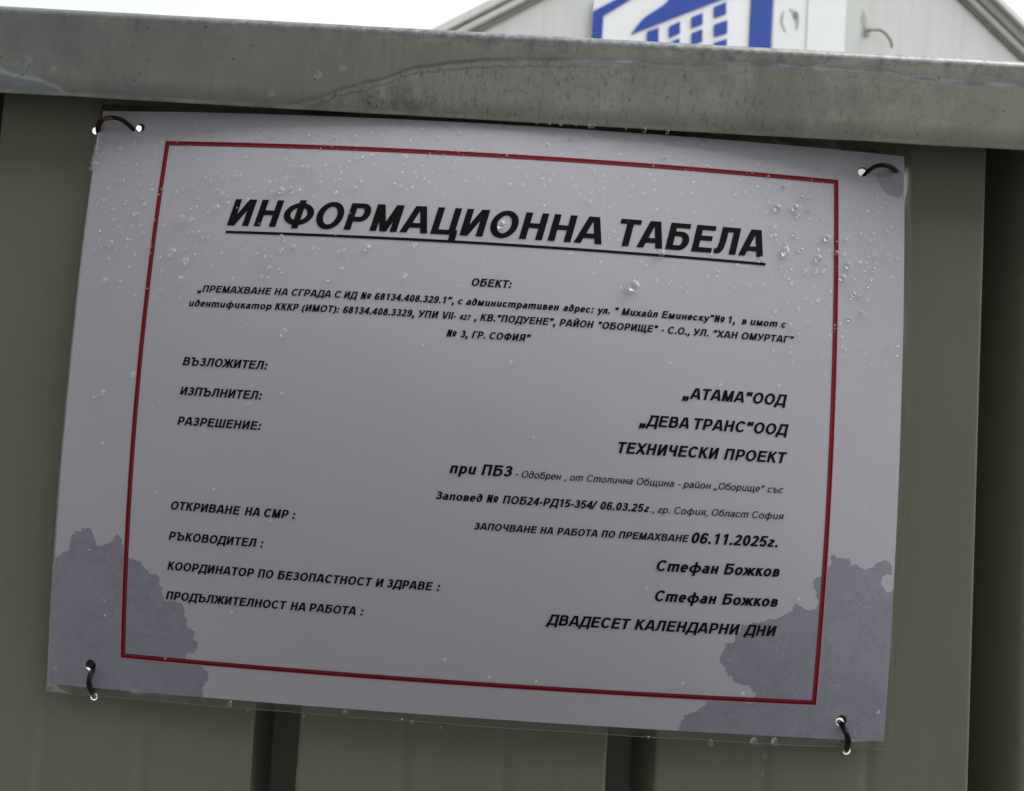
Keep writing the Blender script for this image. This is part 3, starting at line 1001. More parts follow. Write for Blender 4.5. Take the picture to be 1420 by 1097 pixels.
def ribbon(pts, h, hh):
    """outline quads of a pen stroke with mitred bends"""
    n = len(pts)
    closed = n > 3 and math.hypot(pts[0][0] - pts[-1][0], pts[0][1] - pts[-1][1]) < 1e-6
    segs = []
    L, Rr = [], []
    for i in range(n):
        a = pts[i - 1] if i else (pts[-2] if closed else None)
        b = pts[i + 1] if i < n - 1 else (pts[1] if closed else None)
        p = pts[i]
        ds = []
        for q, s in ((a, 1), (b, -1)):
            if q is None: continue
            dx, dy = (p[0] - q[0]) * s, (p[1] - q[1]) * s
            m = math.hypot(dx, dy) or 1
            ds.append((dx / m, dy / m))
        tx = sum(d[0] for d in ds); ty = sum(d[1] for d in ds)
        m = math.hypot(tx, ty) or 1
        tx, ty = tx / m, ty / m
        k = 1.0
        if len(ds) == 2:
            c_ = ds[0][0] * tx + ds[0][1] * ty
            k = min(1 / max(c_, .3), 2.0)
        nx, ny = -ty * k, tx * k
        L.append((p[0] + nx * h, p[1] + ny * hh)); Rr.append((p[0] - nx * h, p[1] - ny * hh))
    for i in range(n - 1):
        segs.append([Rr[i], Rr[i + 1], L[i + 1], L[i]])
    return segs


def clip(poly, y0, y1):
    for yy, keep in ((y0, lambda y: y >= y0), (y1, lambda y: y <= y1)):
        out = []
        for i in range(len(poly)):
            a, b = poly[i], poly[(i + 1) % len(poly)]
            ka, kb = keep(a[1]), keep(b[1])
            if ka: out.append(a)
            if ka != kb:
                s = (yy - a[1]) / (b[1] - a[1])
                out.append((a[0] + (b[0] - a[0]) * s, yy))
        poly = out
        if len(poly) < 3: return []
    return poly


SHEAR = .213
nib = {'b': (85, 66), 'r': (54, 46), 't': (86, 64)}


def set_word(text, v0, ua, ub, cap, wt, acc):
    """lays a word with its inked ends at ua and ub"""
    sc = cap / 716
    H, HH = nib[wt]
    x = 0
    items = []
    lo, hi = 1e9, -1e9
    for pas in range(2):
        sx = 1.0 if pas == 0 else sx_
        x = 0; items = []; lo, hi = 1e9, -1e9
        for ch in text:
            adv, st_ = glyph(ch, H / sx, HH)
            for pts, y0, y1 in st_:
                for q in ribbon([((x + p[0]) * sx, p[1]) for p in pts], H, HH):
                    q = clip(q, y0, y1)
                    if len(q) < 3: continue
                    q = [(a + b * SHEAR, b) for a, b in q]
                    items.append((q,))
                    for a, b in q:
                        lo = min(lo, a); hi = max(hi, a)
            x += adv
        if pas == 0:
            want = (ub - ua) / sc
            ink_ = hi - lo
            fixed = 716 * SHEAR * .8
            sx_ = (want - fixed) / (ink_ - fixed) if ink_ > 500 else 1.0
            sx_ = max(.6, min(1.45, sx_))
    mid = (lo + hi) / 2
    um = (ua + ub) / 2
    verts, faces = acc
    for k, (q,) in enumerate(items):
        off = .16 + (k % 9) * .0025
        base = len(verts)
        for a, b in q:
            verts.append(S(um + (a - mid) * sc, v0 + b * sc, off))
        faces.append(tuple(range(base, base + len(q))))
    return lo, hi


WORDS = [('ИНФОРМАЦИОННА', 87.2, -132.8, 54.1, 14.0, 't'),
         ('ТАБЕЛА', 87.2, 62.7, 135.0, 14.0, 't'),
         ('ОБЕКТ:', 62.1, -7.7, 11.8, 3.9, 'b'),
         ('„ПРЕМАХВАНЕ', 52.6, -144.3, -105.5, 3.5, 'b'),
         ('НА', 52.6, -104.2, -97.4, 3.5, 'b'),
         ('СГРАДА', 52.6, -95.4, -75.8, 3.5, 'b'),
         ('С', 52.6, -73.8, -70.5, 3.5, 'b'),
         ('ИД', 52.6, -69.3, -62.4, 3.5, 'b'),
         ('№', 52.6, -61.0, -55.7, 3.5, 'b'),
         ('68134.408.329.1“,', 52.6, -54.1, -15.5, 3.5, 'b'),
         ('с', 52.6, -13.6, -11.3, 3.5, 'b'),
         ('административен', 52.6, -9.7, 35.2, 3.5, 'b'),
         ('адрес:', 52.6, 37.0, 51.9, 3.5, 'b'),
         ('ул.', 52.6, 53.5, 59.7, 3.5, 'b'),
         ('"', 52.6, 62.2, 64.0, 3.5, 'b'),
         ('Михайл', 52.6, 65.4, 83.2, 3.5, 'b'),
         ('Еминеску"№', 52.6, 84.9, 116.3, 3.5, 'b'),
         ('1,', 52.6, 118.1, 121.3, 3.5, 'b'),
         ('в', 52.6, 124.7, 127.2, 3.5, 'b'),
         ('имот', 52.6, 129.1, 143.0, 3.5, 'b'),
         ('с', 52.6, 144.9, 147.4, 3.5, 'b'),
         ('идентификатор', 45.2, -147.7, -104.7, 3.5, 'b'),
         ('КККР', 45.2, -103.1, -91.1, 3.5, 'b'),
         ('(ИМОТ):', 45.2, -89.5, -70.8, 3.5, 'b'),
         ('68134.408.3329,', 45.2, -69.0, -34.1, 3.5, 'b'),
         ('УПИ', 45.2, -32.2, -22.3, 3.5, 'b'),
         ('VII-', 45.2, -20.4, -13.8, 3.5, 'b'),
         (',', 45.2, -5.3, -4.3, 3.5, 'b'),
         ('КВ."ПОДУЕНЕ",', 45.2, -2.4, 33.8, 3.5, 'b'),
         ('РАЙОН', 45.2, 35.7, 52.3, 3.5, 'b'),
         ('"ОБОРИЩЕ"', 45.2, 54.4, 83.5, 3.5, 'b'),
         ('-', 45.2, 85.0, 86.5, 3.5, 'b'),
         ('С.О.,', 45.2, 88.3, 99.0, 3.5, 'b'),
         ('УЛ.', 45.2, 100.8, 108.4, 3.5, 'b'),
         ('"ХАН', 45.2, 110.8, 123.1, 3.5, 'b'),
         ('ОМУРТАГ"', 45.2, 124.9, 151.5, 3.5, 'b'),
         ('427', 45.2, -12.4, -6.6, 2.6, 'b'),
         ('№', 36.6, -17.9, -13.0, 3.5, 'b'),
         ('3,', 36.6, -11.1, -7.7, 3.5, 'b'),
         ('ГР.', 36.6, -5.8, 0.7, 3.5, 'b'),
         ('СОФИЯ“', 36.6, 2.7, 22.6, 3.5, 'b'),
         ('ВЪЗЛОЖИТЕЛ:', 15.7, -148.0, -104.0, 4.2, 'b'),
         ('ИЗПЪЛНИТЕЛ:', 1.0, -148.1, -105.6, 4.2, 'b'),
         ('РАЗРЕШЕНИЕ:', -13.7, -148.1, -104.8, 4.2, 'b'),
         ('ОТКРИВАНЕ', -55.3, -148.6, -112.7, 4.2, 'b'),
         ('НА', -55.3, -110.6, -103.0, 4.2, 'b'),
         ('СМР', -55.3, -100.8, -88.5, 4.2, 'b'),
         (':', -55.3, -86.6, -85.3, 4.2, 'b'),
         ('РЪКОВОДИТЕЛ', -70.3, -149.0, -103.7, 4.2, 'b'),
         (':', -70.3, -101.8, -100.6, 4.2, 'b'),
         ('КООРДИНАТОР', -85.1, -149.1, -104.5, 4.2, 'b'),
         ('ПО', -85.1, -102.8, -94.8, 4.2, 'b'),
         ('БЕЗОПАСТНОСТ', -85.1, -92.9, -46.1, 4.2, 'b'),
         ('И', -85.1, -44.7, -40.5, 4.2, 'b'),
         ('ЗДРАВЕ', -85.1, -39.1, -16.8, 4.2, 'b'),
         (':', -85.1, -14.8, -13.6, 4.2, 'b'),
         ('ПРОДЪЛЖИТЕЛНОСТ', -99.9, -149.3, -87.7, 4.2, 'b'),
         ('НА', -99.9, -86.0, -78.5, 4.2, 'b'),
         ('РАБОТА', -99.9, -76.7, -53.7, 4.2, 'b'),
         (':', -99.9, -51.3, -50.0, 4.2, 'b'),
         ('„АТАМА“ООД', 14.3, 96.5, 149.1, 5.4, 'b'),
         ('„ДЕВА', -0.1, 76.2, 100.6, 5.4, 'b'),
         ('ТРАНС“ООД', -0.1, 103.2, 150.5, 5.4, 'b'),
         ('ТЕХНИЧЕСКИ', -13.7, 67.1, 116.3, 5.4, 'b'),
         ('ПРОЕКТ', -13.7, 118.7, 150.4, 5.4, 'b'),
         ('при', -28.2, -12.1, 0.7, 5.2, 'b'),
         ('ПБЗ', -28.2, 3.0, 17.7, 5.2, 'b'),
         ('-', -28.2, 19.1, 20.6, 3.4, 'r'),
         ('Одобрен', -28.2, 22.2, 41.0, 3.4, 'r'),
         (',', -28.2, 42.5, 43.2, 3.4, 'r'),
         ('от', -28.2, 45.1, 51.4, 3.4, 'r'),
         ('Столична', -28.2, 53.2, 75.2, 3.4, 'r'),
         ('Община', -28.2, 77.1, 95.2, 3.4, 'r'),
         ('-', -28.2, 97.1, 98.3, 3.4, 'r'),
         ('район', -28.2, 99.5, 113.2, 3.4, 'r'),
         ('„Оборище“', -28.2, 114.4, 140.0, 3.4, 'r'),
         ('със', -28.2, 141.4, 149.4, 3.4, 'r'),
         ('Заповед', -41.0, -17.9, 4.4, 3.9, 'b'),
         ('№', -41.0, 6.2, 11.9, 3.9, 'b'),
         ('ПОБ24-РД15-354/', -41.0, 13.9, 59.1, 3.9, 'b'),
         ('06.03.25г', -41.0, 60.4, 83.9, 3.9, 'b'),
         ('.,', -41.0, 84.6, 86.2, 3.4, 'r'),
         ('гр.', -41.0, 88.1, 93.9, 3.4, 'r'),
         ('София,', -41.0, 96.1, 112.4, 3.4, 'r'),
         ('Област', -41.0, 114.4, 132.7, 3.4, 'r'),
         ('София', -41.0, 134.4, 150.4, 3.4, 'r'),
         ('ЗАПОЧВАНЕ', -54.2, 1.2, 31.2, 3.4, 'b'),
         ('НА', -54.2, 32.5, 38.7, 3.4, 'b'),
         ('РАБОТА', -54.2, 40.6, 59.9, 3.4, 'b'),
         ('ПО', -54.2, 61.7, 68.4, 3.4, 'b'),
         ('ПРЕМАХВАНЕ', -54.2, 70.0, 104.1, 3.4, 'b'),
         ('06.11.2025г.', -54.6, 105.4, 148.3, 5.3, 'b'),
         ('Стефан', -68.9, 89.4, 119.9, 5.4, 'b'),
         ('Божков', -68.9, 122.3, 150.2, 5.4, 'b'),
         ('Стефан', -83.6, 89.7, 120.0, 5.4, 'b'),
         ('Божков', -83.6, 122.6, 150.4, 5.4, 'b'),
         ('ДВАДЕСЕТ', -98.2, 38.2, 79.1, 5.3, 'b'),
         ('КАЛЕНДАРНИ', -98.2, 81.0, 132.6, 5.3, 'b'),
         ('ДНИ', -98.2, 134.5, 151.0, 5.3, 'b')]

lines = {}
for w in WORDS:
    lines.setdefault((round(w[1] / 1.5) if w[5] != 't' else 't', w[2] < -5 and w[1] < 30 and w[1] > -120 and w[0] not in ('при', 'ПБЗ', 'Заповед', '№', 'ЗАПОЧВАНЕ') and w[2] < -60), []).append(w)
for key, ws in lines.items():
    acc = ([], [])
    for w in ws:
        set_word(*w, acc)
    me = mesh('printed_line', acc[0], acc[1])
    o = link('printed_title' if key[0] == 't' else 'printed_line', me, M_ink, board)
# the rule under the heading
vs_, fs = [], []
for k in range(101):
    u = -132.9 + (136.2 + 132.9) * k / 100
    vs_ += [S(u, 83.1, .17), S(u, 84.45, .17)]
for k in range(100):
    fs.append((2 * k, 2 * k + 2, 2 * k + 3, 2 * k + 1))
link('title_underline', mesh('title_underline', vs_, fs), M_ink, board)

# crumpled film at the upper left corner, where the tie pulls it
bm = bmesh.new()
bmesh.ops.create_grid(bm, x_segments=14, y_segments=26, size=.5)
for v_ in bm.verts:
    s, q = v_.co.x + .5, v_.co.y + .5
    wdt = 3.2 + 2.6 * math.sin(q * 3.0) + .9 * noise.noise(Vector((q * 9, 0, 2)))
    u = -212.2 + 1.4 * q + (s * wdt)
    v = 115 + q * 19
    lift = .5 + 1.3 * abs(noise.noise(Vector((s * 2.2, q * 5, 4)))) * (1 - s * .4) + .7 * noise.noise(Vector((s * 5, q * 14, 4)))
    v_.co = P(u, -bulge(max(-210, u), v) - max(.12, lift), v)
me = bpy.data.meshes.new('film_crumple')
bm.to_mesh(me); bm.free()
t = NT('glare_film')
trn = t.n.new('ShaderNodeBsdfTransparent')
mxs = t.n.new('ShaderNodeMixShader')
t.set(Base_Color=(.80, .80, .82, 1), Roughness=.25)  # pale base colour paints in the glare on the crumpled film
t.l.new(t.ramp(t.noise(330, 5, .75), [(.35, .12), (.62, .62)]), mxs.inputs[0])
t.l.new(trn.outputs[0], mxs.inputs[1])
t.l.new(t.b.outputs[0], mxs.inputs[2])
t.l.new(mxs.outputs[0], t.out.inputs['Surface'])
o = link('film_crumple', me, t.m, board, smooth=True)
o['label'] = 'crumple of torn film, its glare painted white, below the upper left tie'

# ------------------------------------------------------------------ black cable ties at the corners
TIES = [[[-214.2, 7.0, 137.1], [-211.9, 1.0, 137.4], [-209.2, -4.0, 139.0], [-205.0, -7.0, 141.0], [-199.7, -8.5, 141.6], [-195.4, -8.0, 141.1], [-192.6, -6.0, 139.5], [-191.3, -1.0, 138.0], [-193.9, 6.0, 139.4]], [[191.6, 6.0, 138.5], [190.4, 1.0, 137.8], [190.2, -5.0, 138.4], [192.1, -7.0, 139.5], [194.9, -8.0, 139.9], [198.3, -7.0, 140.0], [201.5, -5.0, 140.0], [205.8, -0.5, 140.0], [208.2, 4.0, 140.7]], [[190.5, 7.0, -142.9], [188.8, 0.0, -141.5], [188.2, -6.0, -142.7], [189.1, -7.0, -145.7], [190.2, -5.0, -148.8], [192.3, 1.0, -153.6], [193.9, 6.0, -156.6]], [[-190.0, 7.0, -140.0], [-187.5, 0.0, -139.1], [-186.3, -5.0, -140.7], [-185.9, -6.5, -143.7], [-186.1, -5.0, -147.0], [-188.0, 1.0, -152.0], [-189.5, 6.0, -155.7]]]
tl = ['black cable loop with a rusty spot at the upper left corner of the notice',
      'black cable loop lying flat at the upper right corner of the notice',
      'black cable loop hanging below the lower right corner hole of the notice',
      'black cable loop hanging below the lower left corner hole of the notice']
for k, (pts, lb) in enumerate(zip(TIES, tl)):
    pp = smooth_path([P(*p) for p in pts])
    t_ = empty('cable_tie', pp[0], lb, 'tie', 'cable ties holding the notice')
    tube('loop', pp, .00138, M_cable, t_, flat=.8)
    if k == 0:
        i0 = int(len(pp) * .40)
        tube('rust_spot', pp[i0:i0 + 7], .00144, M_rust, t_, flat=.82)['label'] = 'rusty orange spot on the cable'

# ------------------------------------------------------------------ rain drops
def drop_mesh(seed, flat=.5, sag=.12):
    rnd = random.Random(seed)
    vs_, fs = [], []
    rings, seg = 6, 18
    ph = rnd.uniform(0, 6)
    for r in range(rings + 1):
        a = r / rings * math.pi / 2
        for k in range(seg):
            w = 2 * math.pi * k / seg
            wob_ = 1 + .05 * math.sin(2 * w + ph) + .04 * math.sin(3 * w + ph * 2)
            x = math.cos(a) * math.cos(w) * wob_
            z = math.cos(a) * math.sin(w) * wob_ * 1.08 - sag * math.sin(a)
            y = -math.sin(a) * flat * (1 - .25 * math.sin(w) * math.cos(a))
            vs_.append((x, y, z))
    for r in range(rings - 1):
        for k in range(seg):
            fs.append((r * seg + k, r * seg + (k + 1) % seg, (r + 1) * seg + (k + 1) % seg, (r + 1) * seg + k))
    vs_ = vs_[:rings * seg]
    vs_.append((0, -flat, -sag))
    for k in range(seg):
        fs.append(((rings - 1) * seg + k, (rings - 1) * seg + (k + 1) % seg, rings * seg))
    fs.append(tuple(range(seg)))
    me = fixn(mesh('water_drop', vs_, fs))
    for p in me.polygons: p.use_smooth = True
    me.set_sharp_from_angle(angle=math.radians(60))
    me.materials.append(M_water)
    return me


dm = [drop_mesh(i, .85 + .08 * (i % 3), .05 + .06 * (i % 4)) for i in range(8)]
dm2 = []
for m_ in dm:
    m2_ = m_.copy()
    m2_.name = 'water_bead'
    m2_.materials[0] = M_water2
    dm2.append(m2_)
DROPS = [[-122.5, 139.7, 1.0], [-116.5, 142.9, 0.73], [-115.2, 135.6, 0.73], [-96.5, 136.8, 0.91], [-139.8, 139.8, 0.55], [-72.4, 137.8, 0.91], [-61.0, 136.9, 0.82], [-87.4, 131.9, 0.73], [-67.9, 125.5, 0.91], [-45.8, 127.1, 0.91], [-50.5, 131.9, 0.64], [-141.1, 115.1, 0.64], [-154.4, 107.8, 0.82], [-105.3, 113.2, 0.73], [-69.4, 109.3, 1.0], [-66.5, 113.3, 0.82], [-108.5, 117.0, 0.55], [-113.3, 111.0, 0.55], [-162.1, 104.0, 0.73], [-149.7, 100.7, 0.64], [-46.7, 118.5, 0.64], [-8.4, 118.1, 0.73], [-15.6, 122.6, 0.55], [-40.9, 111.4, 0.55], [-59.0, 139.3, 0.55], [-83.2, 137.0, 0.55], [24.9, 138.3, 0.82], [36.0, 141.7, 0.55], [84.6, 136.1, 0.73], [90.8, 144.8, 0.55], [44.3, 144.4, 0.55], [115.1, 138.0, 0.55], [137.2, 130.1, 0.82], [145.6, 125.6, 0.91], [158.1, 120.2, 0.82], [135.5, 120.6, 0.73], [125.3, 120.6, 0.55], [132.4, 136.2, 0.55], [-139.2, 96.6, 1.3], [-157.4, 90.3, 1.53], [-152.1, 89.8, 1.18], [-159.9, 72.9, 1.65], [-152.0, 68.4, 1.41], [-153.6, 58.9, 1.3], [-106.8, 106.8, 1.3], [-111.5, 105.2, 0.94], [-59.7, 78.5, 1.3], [-71.8, 67.1, 0.94], [-108.0, 66.2, 0.82], [-97.2, 34.7, 1.53], [-40.2, 65.3, 0.94], [-36.6, 80.9, 0.82], [-96.9, 77.5, 0.71], [-137.2, 104.2, 0.94], [-102.1, 108.0, 0.71], [-144.4, 110.2, 0.82], [-103.7, 82.4, 0.94], [141.9, 114.0, 1.66], [151.2, 114.9, 1.52], [154.4, 120.6, 1.11], [158.6, 114.6, 0.97], [152.8, 110.7, 0.97], [151.2, 101.1, 1.11], [168.1, 100.6, 1.52], [146.3, 91.4, 2.07], [163.5, 89.5, 1.52], [154.4, 92.9, 0.97], [140.5, 103.7, 0.97], [71.0, 67.7, 2.21], [83.9, 85.0, 1.52], [133.9, 86.0, 1.38], [163.8, 68.4, 0.83], [149.3, 81.8, 0.69], [157.1, 82.1, 0.97], [162.2, 82.3, 0.83], [173.0, 93.2, 1.11], [176.4, 80.8, 1.52], [179.6, 87.5, 1.52], [135.0, 73.1, 0.83], [128.3, 72.5, 0.69], [112.6, 77.9, 0.55], [4.6, 94.4, 1.8], [47.8, 108.9, 0.83], [7.3, 114.9, 0.83], [164.9, 111.1, 0.69], [166.5, 83.4, 0.83], [178.5, 100.6, 0.86], [191.4, 101.4, 0.8], [193.6, 94.6, 0.93], [193.1, 86.5, 1.06], [185.9, 89.7, 0.66], [189.4, 89.8, 0.6], [182.5, 73.0, 1.06], [190.6, 77.9, 0.8], [187.7, 63.4, 1.13], [180.3, 60.0, 0.99], [190.1, 70.8, 0.73], [200.1, 106.8, 0.8], [201.1, 95.3, 0.66], [182.6, 114.9, 0.6], [188.5, 85.5, 0.6], [192.0, 81.4, 0.6], [-178.7, 97.5, 0.8], [-189.7, 97.6, 0.6], [-176.6, 107.8, 0.6], [-187.4, 103.4, 0.53], [-183.3, 92.2, 0.99], [-194.8, 76.6, 1.46], [-195.1, 57.0, 1.46], [-195.2, 68.1, 0.93], [-164.3, 62.8, 0.53], [-166.2, 69.8, 0.6], [-189.6, 82.2, 0.6], [-179.4, 85.9, 0.53], [-173.7, 10.1, 1.09], [-189.9, -0.1, 1.09], [-95.8, 4.6, 0.73], [-97.6, -57.2, 0.73], [205.7, -133.6, 0.91]]
small = []
nb = 0
BIG = {0: 'clear raindrop just above and left of the first letter of the heading',
       1: 'clear raindrop left of the heading, level with its first letter, near the red border',
       2: 'largest raindrop between the heading and the red border on the left, below the underline',
       3: 'clear raindrop below the left end of the heading underline, right of a larger drop',
       4: 'clear raindrop just above the opening quotation mark of the small text, near the left border',
       5: 'clear raindrop above the third letter of the heading',
       6: 'clear raindrop just under the heading underline, below the first А',
       7: 'lone clear raindrop below КККР, between the small text and ВЪЗЛОЖИТЕЛ',
       8: 'left one of two close raindrops above and right of ТАБЕЛА',
       9: 'right one of two close raindrops above and right of ТАБЕЛА',
       10: 'clear raindrop touching the inside of the red border right of ТАБЕЛА',
       11: 'large raindrop just right of the last letter of ТАБЕЛА',
       12: 'clear raindrop between the large drop beside ТАБЕЛА and the red border',
       13: 'lone and largest raindrop below the word ТАБЕЛА, right of ОБЕКТ',
       14: 'clear raindrop sitting on the heading underline below ТАБЕЛА',
       15: 'clear raindrop on the right end of the heading underline',
       16: 'clear raindrop just outside the right red border, the lower of two',
       17: 'clear raindrop just outside the right red border, the upper of two',
       18: 'large raindrop on the heading, inside the О before ННА',
       19: 'faint raindrop in the left margin of the notice, the upper of two',
       20: 'faint raindrop in the left margin of the notice, the lower of two'}
for i, (u, v, r) in enumerate(DROPS):
    r *= 1.1
    if r >= 1.37:
        o = bpy.data.objects.new('water_drop', dm[i % 8])
        o.location = S(u, v, .20)
        o.scale = (r * .001,) * 3
        C.objects.link(o)
        tag(o, BIG.get(nb, 'clear round raindrop standing on the white notice'), 'water drop', 'larger raindrops on the notice')
        nb += 1
    else:
        small.append((u, v, r))
rnd = random.Random(11)
def dens(u, v):
    if abs(u) > 208 or v > 146: return 0
    d = 0
    if v > 60: d = .4 + .9 * min(1, (v - 60) / 60)
    if v > 70 and u < -30: d = max(d, 1.0)
    if v > 60 and abs(u + 10) < 60 and v < 110: d *= .35
    if abs(v - 93) < 11 and -134 < u < 137: d *= .22
    if u > 137 and v > 35: d = max(d, .8)
    if u < -115 and v > 45: d = max(d, .65)
    if v <= 60 and d == 0: d = .035
    return d
tries = 0
while tries < 3400:
    tries += 1
    u, v = rnd.uniform(-207, 207), rnd.uniform(-140, 146)
    if rnd.random() < dens(u, v):
        small.append((u, v, .24 + .5 * rnd.random() ** 2.0))
for k in range(60):                                   # a fringe of beads along the upper edge of the film
    u = rnd.uniform(-60, 110)
    small.append((u, 147.6 + rnd.uniform(-.6, .5), .2 + .4 * rnd.random() ** 2))
vs_, fs = [], []
for i, (u, v, r) in enumerate(small):
    m_ = dm[i % 8]
    base = len(vs_)
    c0 = S(u, v, .20)
    for q in m_.vertices:
        vs_.append(c0 + q.co * r * .001)
    for p in m_.polygons:
        fs.append(tuple(base + j for j in p.vertices))
o = link('rain_droplets', mesh('rain_droplets', vs_, fs), M_water, None, smooth=True, sharp=60)
tag(o, 'fine spray of tiny raindrops scattered over the upper part of the notice', 'droplets', None, 'stuff')

HANG = list([([-106.4, -1.5, -153.1], 0.74), ([-57.8, -1.5, -150.2], 1.3), ([-115.7, -1.5, -150.6], 1.48), ([-77.9, -1.5, -153.7], 0.74), ([-29.1, -1.5, -152.1], 0.74), ([-10.1, -1.5, -154.4], 0.74), ([-24.3, -1.5, -152.5], 0.93), ([123.2, -1.5, -153.4], 1.48), ([144.5, -1.5, -151.3], 1.67), ([154.8, -1.5, -151.3], 1.85), ([92.4, -1.5, -152.4], 0.74)])
hl_ = 'rain bead on the clear film along the notice bottom edge'
ORD = ['leftmost', 'second from the left', 'third from the left', 'fourth from the left', 'fifth from the left', 'middle', 'fifth from the right', 'fourth from the right', 'third from the right', 'second from the right', 'rightmost']
HANG.sort(key=lambda q: q[0][0])
for i, (p, r) in enumerate(HANG):
    o = bpy.data.objects.new('hanging_drop', dm2[(i * 3) % 8])
    o.location = P(p[0], -bulge(p[0], -148.5) - .3, p[2])
    o.scale = (r * .001, r * .0011, r * .00115)
    C.objects.link(o)
    tag(o, ORD[i] + ' ' + hl_, 'water drop', 'beads hanging along the bottom film edge')
FD = [([152.7, 2.6, -160.1], 1.48), ([152.0, 2.6, -169.7], 0.83), ([51.7, 2.6, -183.3], 1.3), ([133.5, 2.6, -151.9], 0.56), ([-218.1, 2.6, -78.0], 0.56), ([115.1, 2.6, -179.6], 0.93)]
fl_ = ['largest raindrop running down the olive steel below the notice at the right', 'tiny raindrop under the largest one on the olive steel', 'raindrop at the bottom of the photo, on the flat left of the right dark channel',
       'tiny bead on the olive steel just under the notice right of the dark channel', 'single tiny bead on the olive steel left of the notice', 'faint bead low on the olive steel right of the dark channel']
for i, (p, r) in enumerate(FD):
    o = bpy.data.objects.new('water_drop', dm2[(i * 5) % 8])
    o.location = P(p[0], 2.95, p[2])
    o.scale = (r * .001, r * .001, r * .0014)
    C.objects.link(o)
    tag(o, fl_[i], 'water drop')
RD = [([18.7, -14.0, 148.6], 0.56), ([25.2, -14.0, 149.0], 0.74), ([31.0, -14.0, 148.8], 0.74), ([38.6, -14.0, 149.0], 0.56), ([45.5, -14.0, 149.0], 1.11), ([47.4, -14.0, 148.8], 0.74), ([63.7, -14.0, 148.6], 0.56), ([73.1, -14.0, 148.4], 1.11), ([84.4, -14.0, 147.8], 0.93)]
ORD9 = ORD[:4] + ['middle'] + ORD[7:]
for i, (p, r) in enumerate(RD):
    o = bpy.data.objects.new('hanging_drop', dm2[(i * 3 + 1) % 8])
    o.location = P(p[0], -14.1, p[2] + .3)
    o.scale = (r * .001, r * .0011, r * .0012)
    C.objects.link(o)
    tag(o, ORD9[i] + ' rain bead hanging from the galvanised rail above the notice', 'water drop', 'beads hanging from the rail')

# ------------------------------------------------------------------ the gabled building beyond the fence
YAW = math.radians(12)
FO = Vector((3.2975, 13.2326, 0))
AX = Vector((math.cos(YAW), math.sin(YAW), 0))
NO = Vector((math.sin(YAW), -math.cos(YAW), 0))          # outward, towards the fence


def W(s, z, off=0.0):
    return FO + AX * s + NO * off + Vector((0, 0, z + ZB))


def prism(name, pts, o0, o1, mat, parent):
    """outline (s, z) on the facade plane between outward offsets o0 < o1"""
    n = len(pts)
    vs_ = [W(a, b, o1) for a, b in pts] + [W(a, b, o0) for a, b in pts]
    fs = [tuple(range(n)), tuple(range(2 * n - 1, n - 1, -1))] + [(k, n + k, n + (k + 1) % n, (k + 1) % n) for k in range(n)]
    me = mesh(name, vs_, fs)
    bm = bmesh.new(); bm.from_mesh(me); bmesh.ops.recalc_face_normals(bm, faces=bm.faces); bm.to_mesh(me); bm.free()
    return link(name, me, mat, parent)


hall = empty('gabled_building', W(1, -ZB), 'pale grey building with a steep gable rising behind the fence under the white sky', 'building')
apx = (.85 + .25, 11.62)
el, er = (-7.2, 5.22), (9.4, 5.9)
ridge = apx


def on_l(s): return 7.13 + (s + 4.56) * .725           # line of the left rake
def on_r(s): return 9.4 - (s - 5.24) * .662


sx = (7.13 + 4.56 * .725 - 9.4 - 5.24 * .662) / (-.725 - .662)
zx = on_l(sx)
prism('gable_wall', [(-7.0, -ZB), (9.6, -ZB), (9.6, on_r(9.6)), (sx, zx), (-7.0, on_l(-7.0))], -.25, 0, M_wall, hall)
for nm, off0, off1, dz0, dz1, mt in (('verge_board', 0.001, .07, -.12, .0, M_trimd), ('verge_board', .001, .16, .002, .10, M_trim), ('verge_board', .001, .10, .102, .16, M_trimd), ('verge_board', .001, .24, .162, .30, M_trim)):
    prism(nm, [(-7.6, on_l(-7.6) + dz0), (sx, zx + dz0), (sx, zx + dz1), (-7.6, on_l(-7.6) + dz1)], off0, off1, mt, hall)
for nm, off0, off1, dz0, dz1, mt in (('verge_board', .001, .06, -.10, .0, M_trimd), ('verge_board', .001, .12, .002, .10, M_trim), ('verge_board', .001, .18, .102, .36, M_trimd), ('verge_board', .001, .24, .362, .50, M_trim)):
    prism(nm, [(sx + .002, zx + dz0), (10.2, on_r(10.2) + dz0), (10.2, on_r(10.2) + dz1), (sx + .002, zx + dz1)], off0, off1, mt, hall)
# roof slopes running back
for nm, a, b in (('roof_slope', (-7.8, on_l(-7.8)), (sx, zx)), ('roof_slope', (sx + .003, zx), (10.4, on_r(10.4)))):
    prism(nm, [(a[0], a[1] + .17), (b[0], b[1] + .17), (b[0], b[1] + .05), (a[0], a[1] + .05)], -18, -.26, M_trim, hall)
prism('side_wall', [(-7.0, -ZB), (-6.8, -ZB), (-6.8, on_l(-7.0)), (-7.0, on_l(-7.0))], -17.5, -.26, M_wall, hall)
prism('side_wall', [(9.4, -ZB), (9.6, -ZB), (9.6, on_r(9.6)), (9.4, on_r(9.6))], -17.5, -.26, M_wall, hall)
prism('back_wall', [(-6.79, -ZB), (9.39, -ZB), (9.39, on_r(9.6)), (sx, zx), (-6.79, on_l(-7.0))], -17.5, -17.3, M_wall, hall)
prism('wall_panel', [(1.76, 4.2), (2.58, 4.2), (2.58, 10.2), (1.76, 10.4)], .002, .06, M_panel, hall)['label'] = 'bright white wall panel beside the sign'
prism('wall_panel', [(1.06, 4.2), (1.755, 4.2), (1.755, 10.4), (1.06, 10.9)], .002, .045, M_panel, hall)['label'] = 'white wall panel with the round soot mark'
